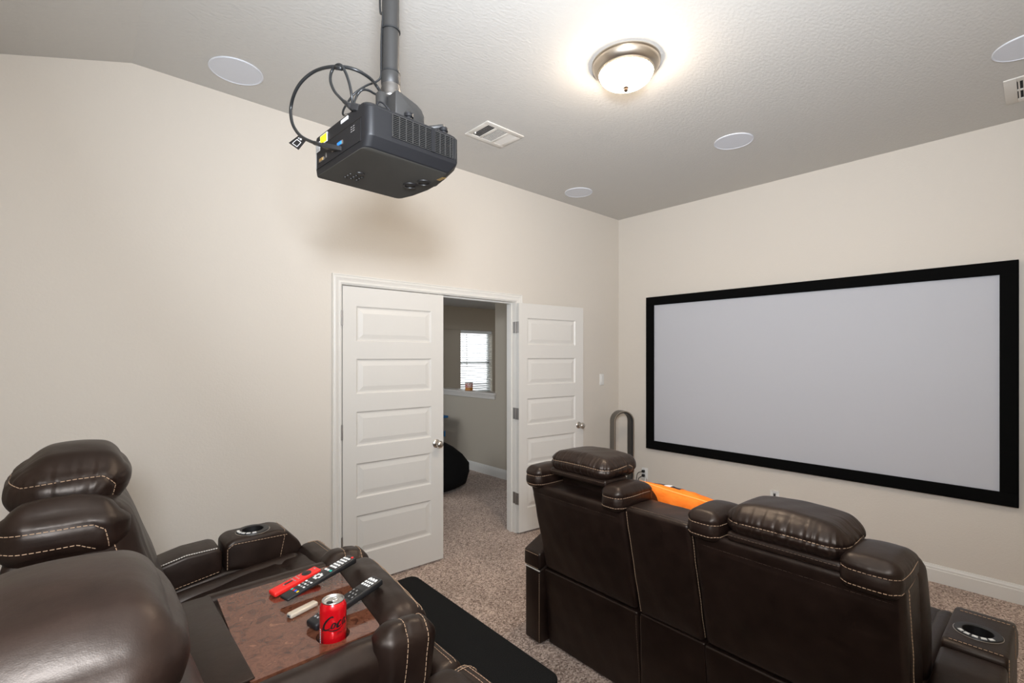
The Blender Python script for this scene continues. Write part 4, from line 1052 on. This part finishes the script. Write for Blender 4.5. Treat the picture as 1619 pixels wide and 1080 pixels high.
# mount and pipe: one thing fixed to the ceiling
mt = thing('projector_mount', 'dark grey ceiling pipe and plate carrying the projector', 'mount', (.70, 1.318, ZC))
mp_ = Vector((.700, 1.318, 0)); zt = PC.z+PH
V, F = lathe([(.0255, zt+.215), (.0255, ZC)], 28, mp_); obj('pipe', V, F, M['pipe'], mt, smooth=40)
V, F = lathe([(.027, zt+.174), (.0285, zt+.176), (.0285, zt+.208), (.0265, zt+.216)], 28, mp_); obj('coupling', V, F, M['pipe'], mt, smooth=40)
V, F = lathe([(.0285, zt+.134), (.030, zt+.138), (.0285, zt+.142), (.030, zt+.148), (.0285, zt+.154), (.030, zt+.160), (.0275, zt+.166), (.0275, zt+.174)], 28, mp_); obj('threaded_ring', V, F, M['steel'], mt, smooth=40)
V, F = lathe([(.026, zt+.03), (.026, zt+.134)], 28, mp_); obj('lower_pipe', V, F, M['pipe'], mt, smooth=40)
V, F = lathe([(.09, ZC-.012), (.09, ZC)], 28, mp_); obj('ceiling_plate', V, F, M['pipe'], mt, smooth=40)
def mbox(name, lo, hi, r=.004):
    V, F = boxmesh(lo, hi, r, 2); obj(name, [pw(*v) for v in V], F, M['pipe'], mt, smooth=40)
pts_ = [(-.050, PH+.016), (.045, PH+.016), (.045, PH+.040), (.036, PH+.056), (.02, PH+.066), (-.042, PH+.084), (-.050, PH+.080)]
V, F = prism(pts_, -.115, .075, 'y', .005, 2); obj('mount_box', [pw(*v) for v in V], F, M['pipe'], mt, smooth=40)
V, F = lathe([(.016, PH+.010), (.016, PH+.082), (.013, PH+.086)], 20); obj('mount_post', [pw(v.x-.062, v.y-.062, v.z) for v in V], F, M['pipe'], mt, smooth=40)
for x, y in ((-.018, -PW_+.030), (.100, -PW_+.030), (.100, PW_-.03), (-.10, PW_-.03)):
    c0, c1 = Vector((x*.5, y*.4, PH+.026)), Vector((x, y, PH+.026))
    V, F = tube([pw(*c0), pw(*c1)], .007, 8); obj('mount_arm', V, F, M['pipe'], mt, smooth=True)
for z in (zt+.34, zt+.212):
    V, F = lathe([(.0272, z-.0025), (.0290, z-.0025), (.0290, z+.0025), (.0272, z+.0025)], 28, mp_); obj('cable_tie', V, F, M['cable'], mt, smooth=40)

# cables
def cpix(px, py, x):
    """a point of the cable run hung at distance x into the room"""
    a = (px-809.5)/756; d = Vector((FX+a*FY, FY-a*FX, -(py-563)/756)); t = x/d.x; return Vector((0, 0, CAM_H))+d*t
def cable(name, label, pts, r, sub=8):
    V, F = tube(spline(pts, sub), r, 8); return setp(obj(name, V, F, M['cable'], None, True), label, 'cable')
hd = thing('hdmi_cable', 'thick black cable looping from the pipe to the projector sockets', 'cable', tuple(cpix(462, 160, .50)))
loop = [(604, 150, .66), (596, 137, .655), (585, 124, .62), (566, 112, .58), (545, 106, .55), (520, 106, .52), (497, 113, .50), (478, 128, .48), (466, 147, .47), (460, 170, .47), (461, 190, .47), (467, 205, .475), (478, 217, .48), (497, 226, .49), (512, 231, .50)]
V, F = tube(spline([cpix(*p) for p in loop], 6), .0046, 10); obj('cord', V, F, M['cable'], hd, True)
a, b = cpix(511, 230.5, .498), cpix(544, 237, .535)
dv = (b-a).normalized(); sd_ = Vector((0, 0, 1)).cross(dv).normalized(); uv = dv.cross(sd_)
V, F = boxmesh((0, -.010, -.006), ((b-a).length, .010, .006), .002, 2); obj('connector', [a+dv*x+sd_*y+uv*z for x, y, z in V], F, M['blackpl'], hd, smooth=40)
V, F = tube([cpix(497, 226, .49), cpix(513, 231, .50)], .0058, 10); obj('strain_relief', V, F, M['cable'], hd, True)
# flag label on the cable
c00 = [cpix(x, y, xx) for x, y, xx in ((475, 212, .478), (485, 221, .485), (472, 237, .478), (456.5, 226, .470))]
nrm = (c00[1]-c00[0]).cross(c00[3]-c00[0]).normalized()
V = [p+nrm*.0004 for p in c00]+[p-nrm*.0004 for p in c00]
tg = obj('flag_label', V, [(0, 1, 2, 3), (7, 6, 5, 4), (0, 4, 5, 1), (1, 5, 6, 2), (2, 6, 7, 3), (3, 7, 4, 0)], M['tag'], hd)
def tg_pt(u, v): return (c00[0]*(1-u)*(1-v)+c00[1]*u*(1-v)+c00[2]*u*v+c00[3]*(1-u)*v)-nrm*(.0009 if nrm.dot(Vector((0, 0, CAM_H))-c00[0]) < 0 else -.0009)
mk = MB()
for u0, u1, v0, v1 in ((.22, .78, .40, .45), (.22, .78, .83, .88), (.22, .28, .40, .88), (.72, .78, .40, .88), (.42, .58, .10, .22), (.20, .32, .24, .32)):
    mk.add([tg_pt(u0, v0), tg_pt(u1, v0), tg_pt(u1, v1), tg_pt(u0, v1)], [(0, 1, 2, 3)])
mk.add([tg_pt(.32, .22), tg_pt(.68, .22), tg_pt(.5, .34)], [(0, 1, 2)])
mk.build('printed_symbol', M['patchwhite'], tg)
pcab = thing('power_cable', 'black power cord looped over the thick cable into the projector', 'cable', tuple(cpix(558, 165, .53)))
pl_ = [(549, 165, .525), (538, 155, .52), (528, 143, .52), (522.5, 128, .52), (524, 114, .525), (531, 104, .53), (539, 103, .535), (546, 114, .54), (552, 131, .545), (556, 150, .55), (557, 163, .555)]
V, F = tube(spline([cpix(*p) for p in pl_], 6), .0040, 8); obj('cord', V, F, M['cable'], pcab, True)
V, F = tube([cpix(543, 160, .523), cpix(552, 167, .527), cpix(558, 171, .530)], [.0048, .0075, .0095], 8); obj('strain_relief', V, F, M['blackpl'], pcab, True)
a, b = cpix(557, 169, .527), cpix(574, 174, .545); dv = (b-a).normalized(); sd_ = Vector((0, 0, 1)).cross(dv).normalized(); uv = dv.cross(sd_)
V, F = boxmesh((0, -.011, -.009), ((b-a).length, .011, .009), .003, 2); obj('plug', [a+dv*x+sd_*y+uv*z for x, y, z in V], F, M['blackpl'], pcab, smooth=40)
V, F = tube([cpix(531, 107, .53), cpix(540, 108, .535)], .0062, 10); obj('tie_wrap', V, F, M['cable'], pcab, True)
cable('signal_cable', 'thin black cable running down the pipe and curling behind the projector',
      [Vector((.672, 1.318, ZC-.01)), cpix(600.5, 0, .680), cpix(605, 22, .675), cpix(603, 60, .672), cpix(602.5, 100, .672), cpix(602, 121, .672), cpix(595, 129, .66), cpix(580, 135, .63), cpix(563, 146, .60), cpix(551, 160, .585), cpix(543, 174, .58), cpix(543, 182, .585), cpix(552, 180, .61)], .0030)
cable('short_cable', 'short black cable arching from the mount post to the projector', [cpix(560, 164, .56), cpix(565, 150, .57), cpix(573, 142, .58), cpix(583, 143, .60), cpix(592, 148, .62), cpix(600, 151, .64)], .0034)

# ------------------------------------------------------------------ hall furnishings
bb = thing('bean_bag', 'black bean bag on the hall carpet behind the half closed door', 'bean bag', (3.13, 4.88, 0))
V, F = lathe([(.06, .0), (.30, .005), (.42, .06), (.465, .16), (.44, .27), (.36, .38), (.26, .46), (.17, .515), (.11, .54), (.07, .555), (.055, .575), (.062, .60), (.03, .61)], 48)
W = []
for v in V:
    a = math.atan2(v.y, v.x); r = math.hypot(v.x, v.y); k = 1+.035*math.sin(3*a+v.z*6)+.02*math.sin(7*a+v.z*19); W.append(Vector((3.13+v.x*k, 4.88+v.y*k, v.z+.008*math.sin(5*a)*(v.z > .1))))
obj('bag', W, F, M['bean'], bb, smooth=True)
V, F = lathe([(.035, .60), (.05, .63), (.04, .66), (.01, .665)], 16, (3.13, 4.88, 0)); obj('top_handle', V, F, M['bean'], bb, smooth=True)
tb = thing('kids_table', 'small blue plastic table beside the half wall in the hall', 'table', (3.45, 5.75, 0))
MB().box((3.15, 5.5, .705), (3.80, 6.2, .735), .008).build('tabletop', M['blue'], tb, smooth=40)
MB().box((3.18, 5.54, .44), (3.78, 6.16, .525), .008).build('shelf_bin', M['blue'], tb, smooth=40)
for x, y in ((3.2, 5.56), (3.74, 5.56), (3.2, 6.14), (3.74, 6.14)):
    MB().box((x-.02, y-.02, 0), (x+.02, y+.02, .705), .005).build('leg', M['buttongrey'], tb, smooth=40)
jr = thing('candle_jar', 'glass candle jar with patterned label on the hall ledge', 'jar', (4.06, 5.375, 1.078))
V, F = lathe([(.050, 1.0785), (.054, 1.082), (.054, 1.126)], 28, (4.06, 5.375, 0)); obj('wax', V, F, M['jar'], jr, smooth=40)
V, F = lathe([(.0545, 1.122), (.0545, 1.182)], 28, (4.06, 5.375, 0)); obj('label_band', V, F, M['jarlabel'], jr, smooth=40)
V, F = lathe([(.056, 1.182), (.056, 1.192), (.05, 1.194)], 28, (4.06, 5.375, 0)); obj('lid', V, F, M['vent'], jr, smooth=40)

for o in COL.objects:
    if o.type == 'MESH' and o.parent is None and 'kind' not in o and 'category' not in o: print('untagged', o.name)
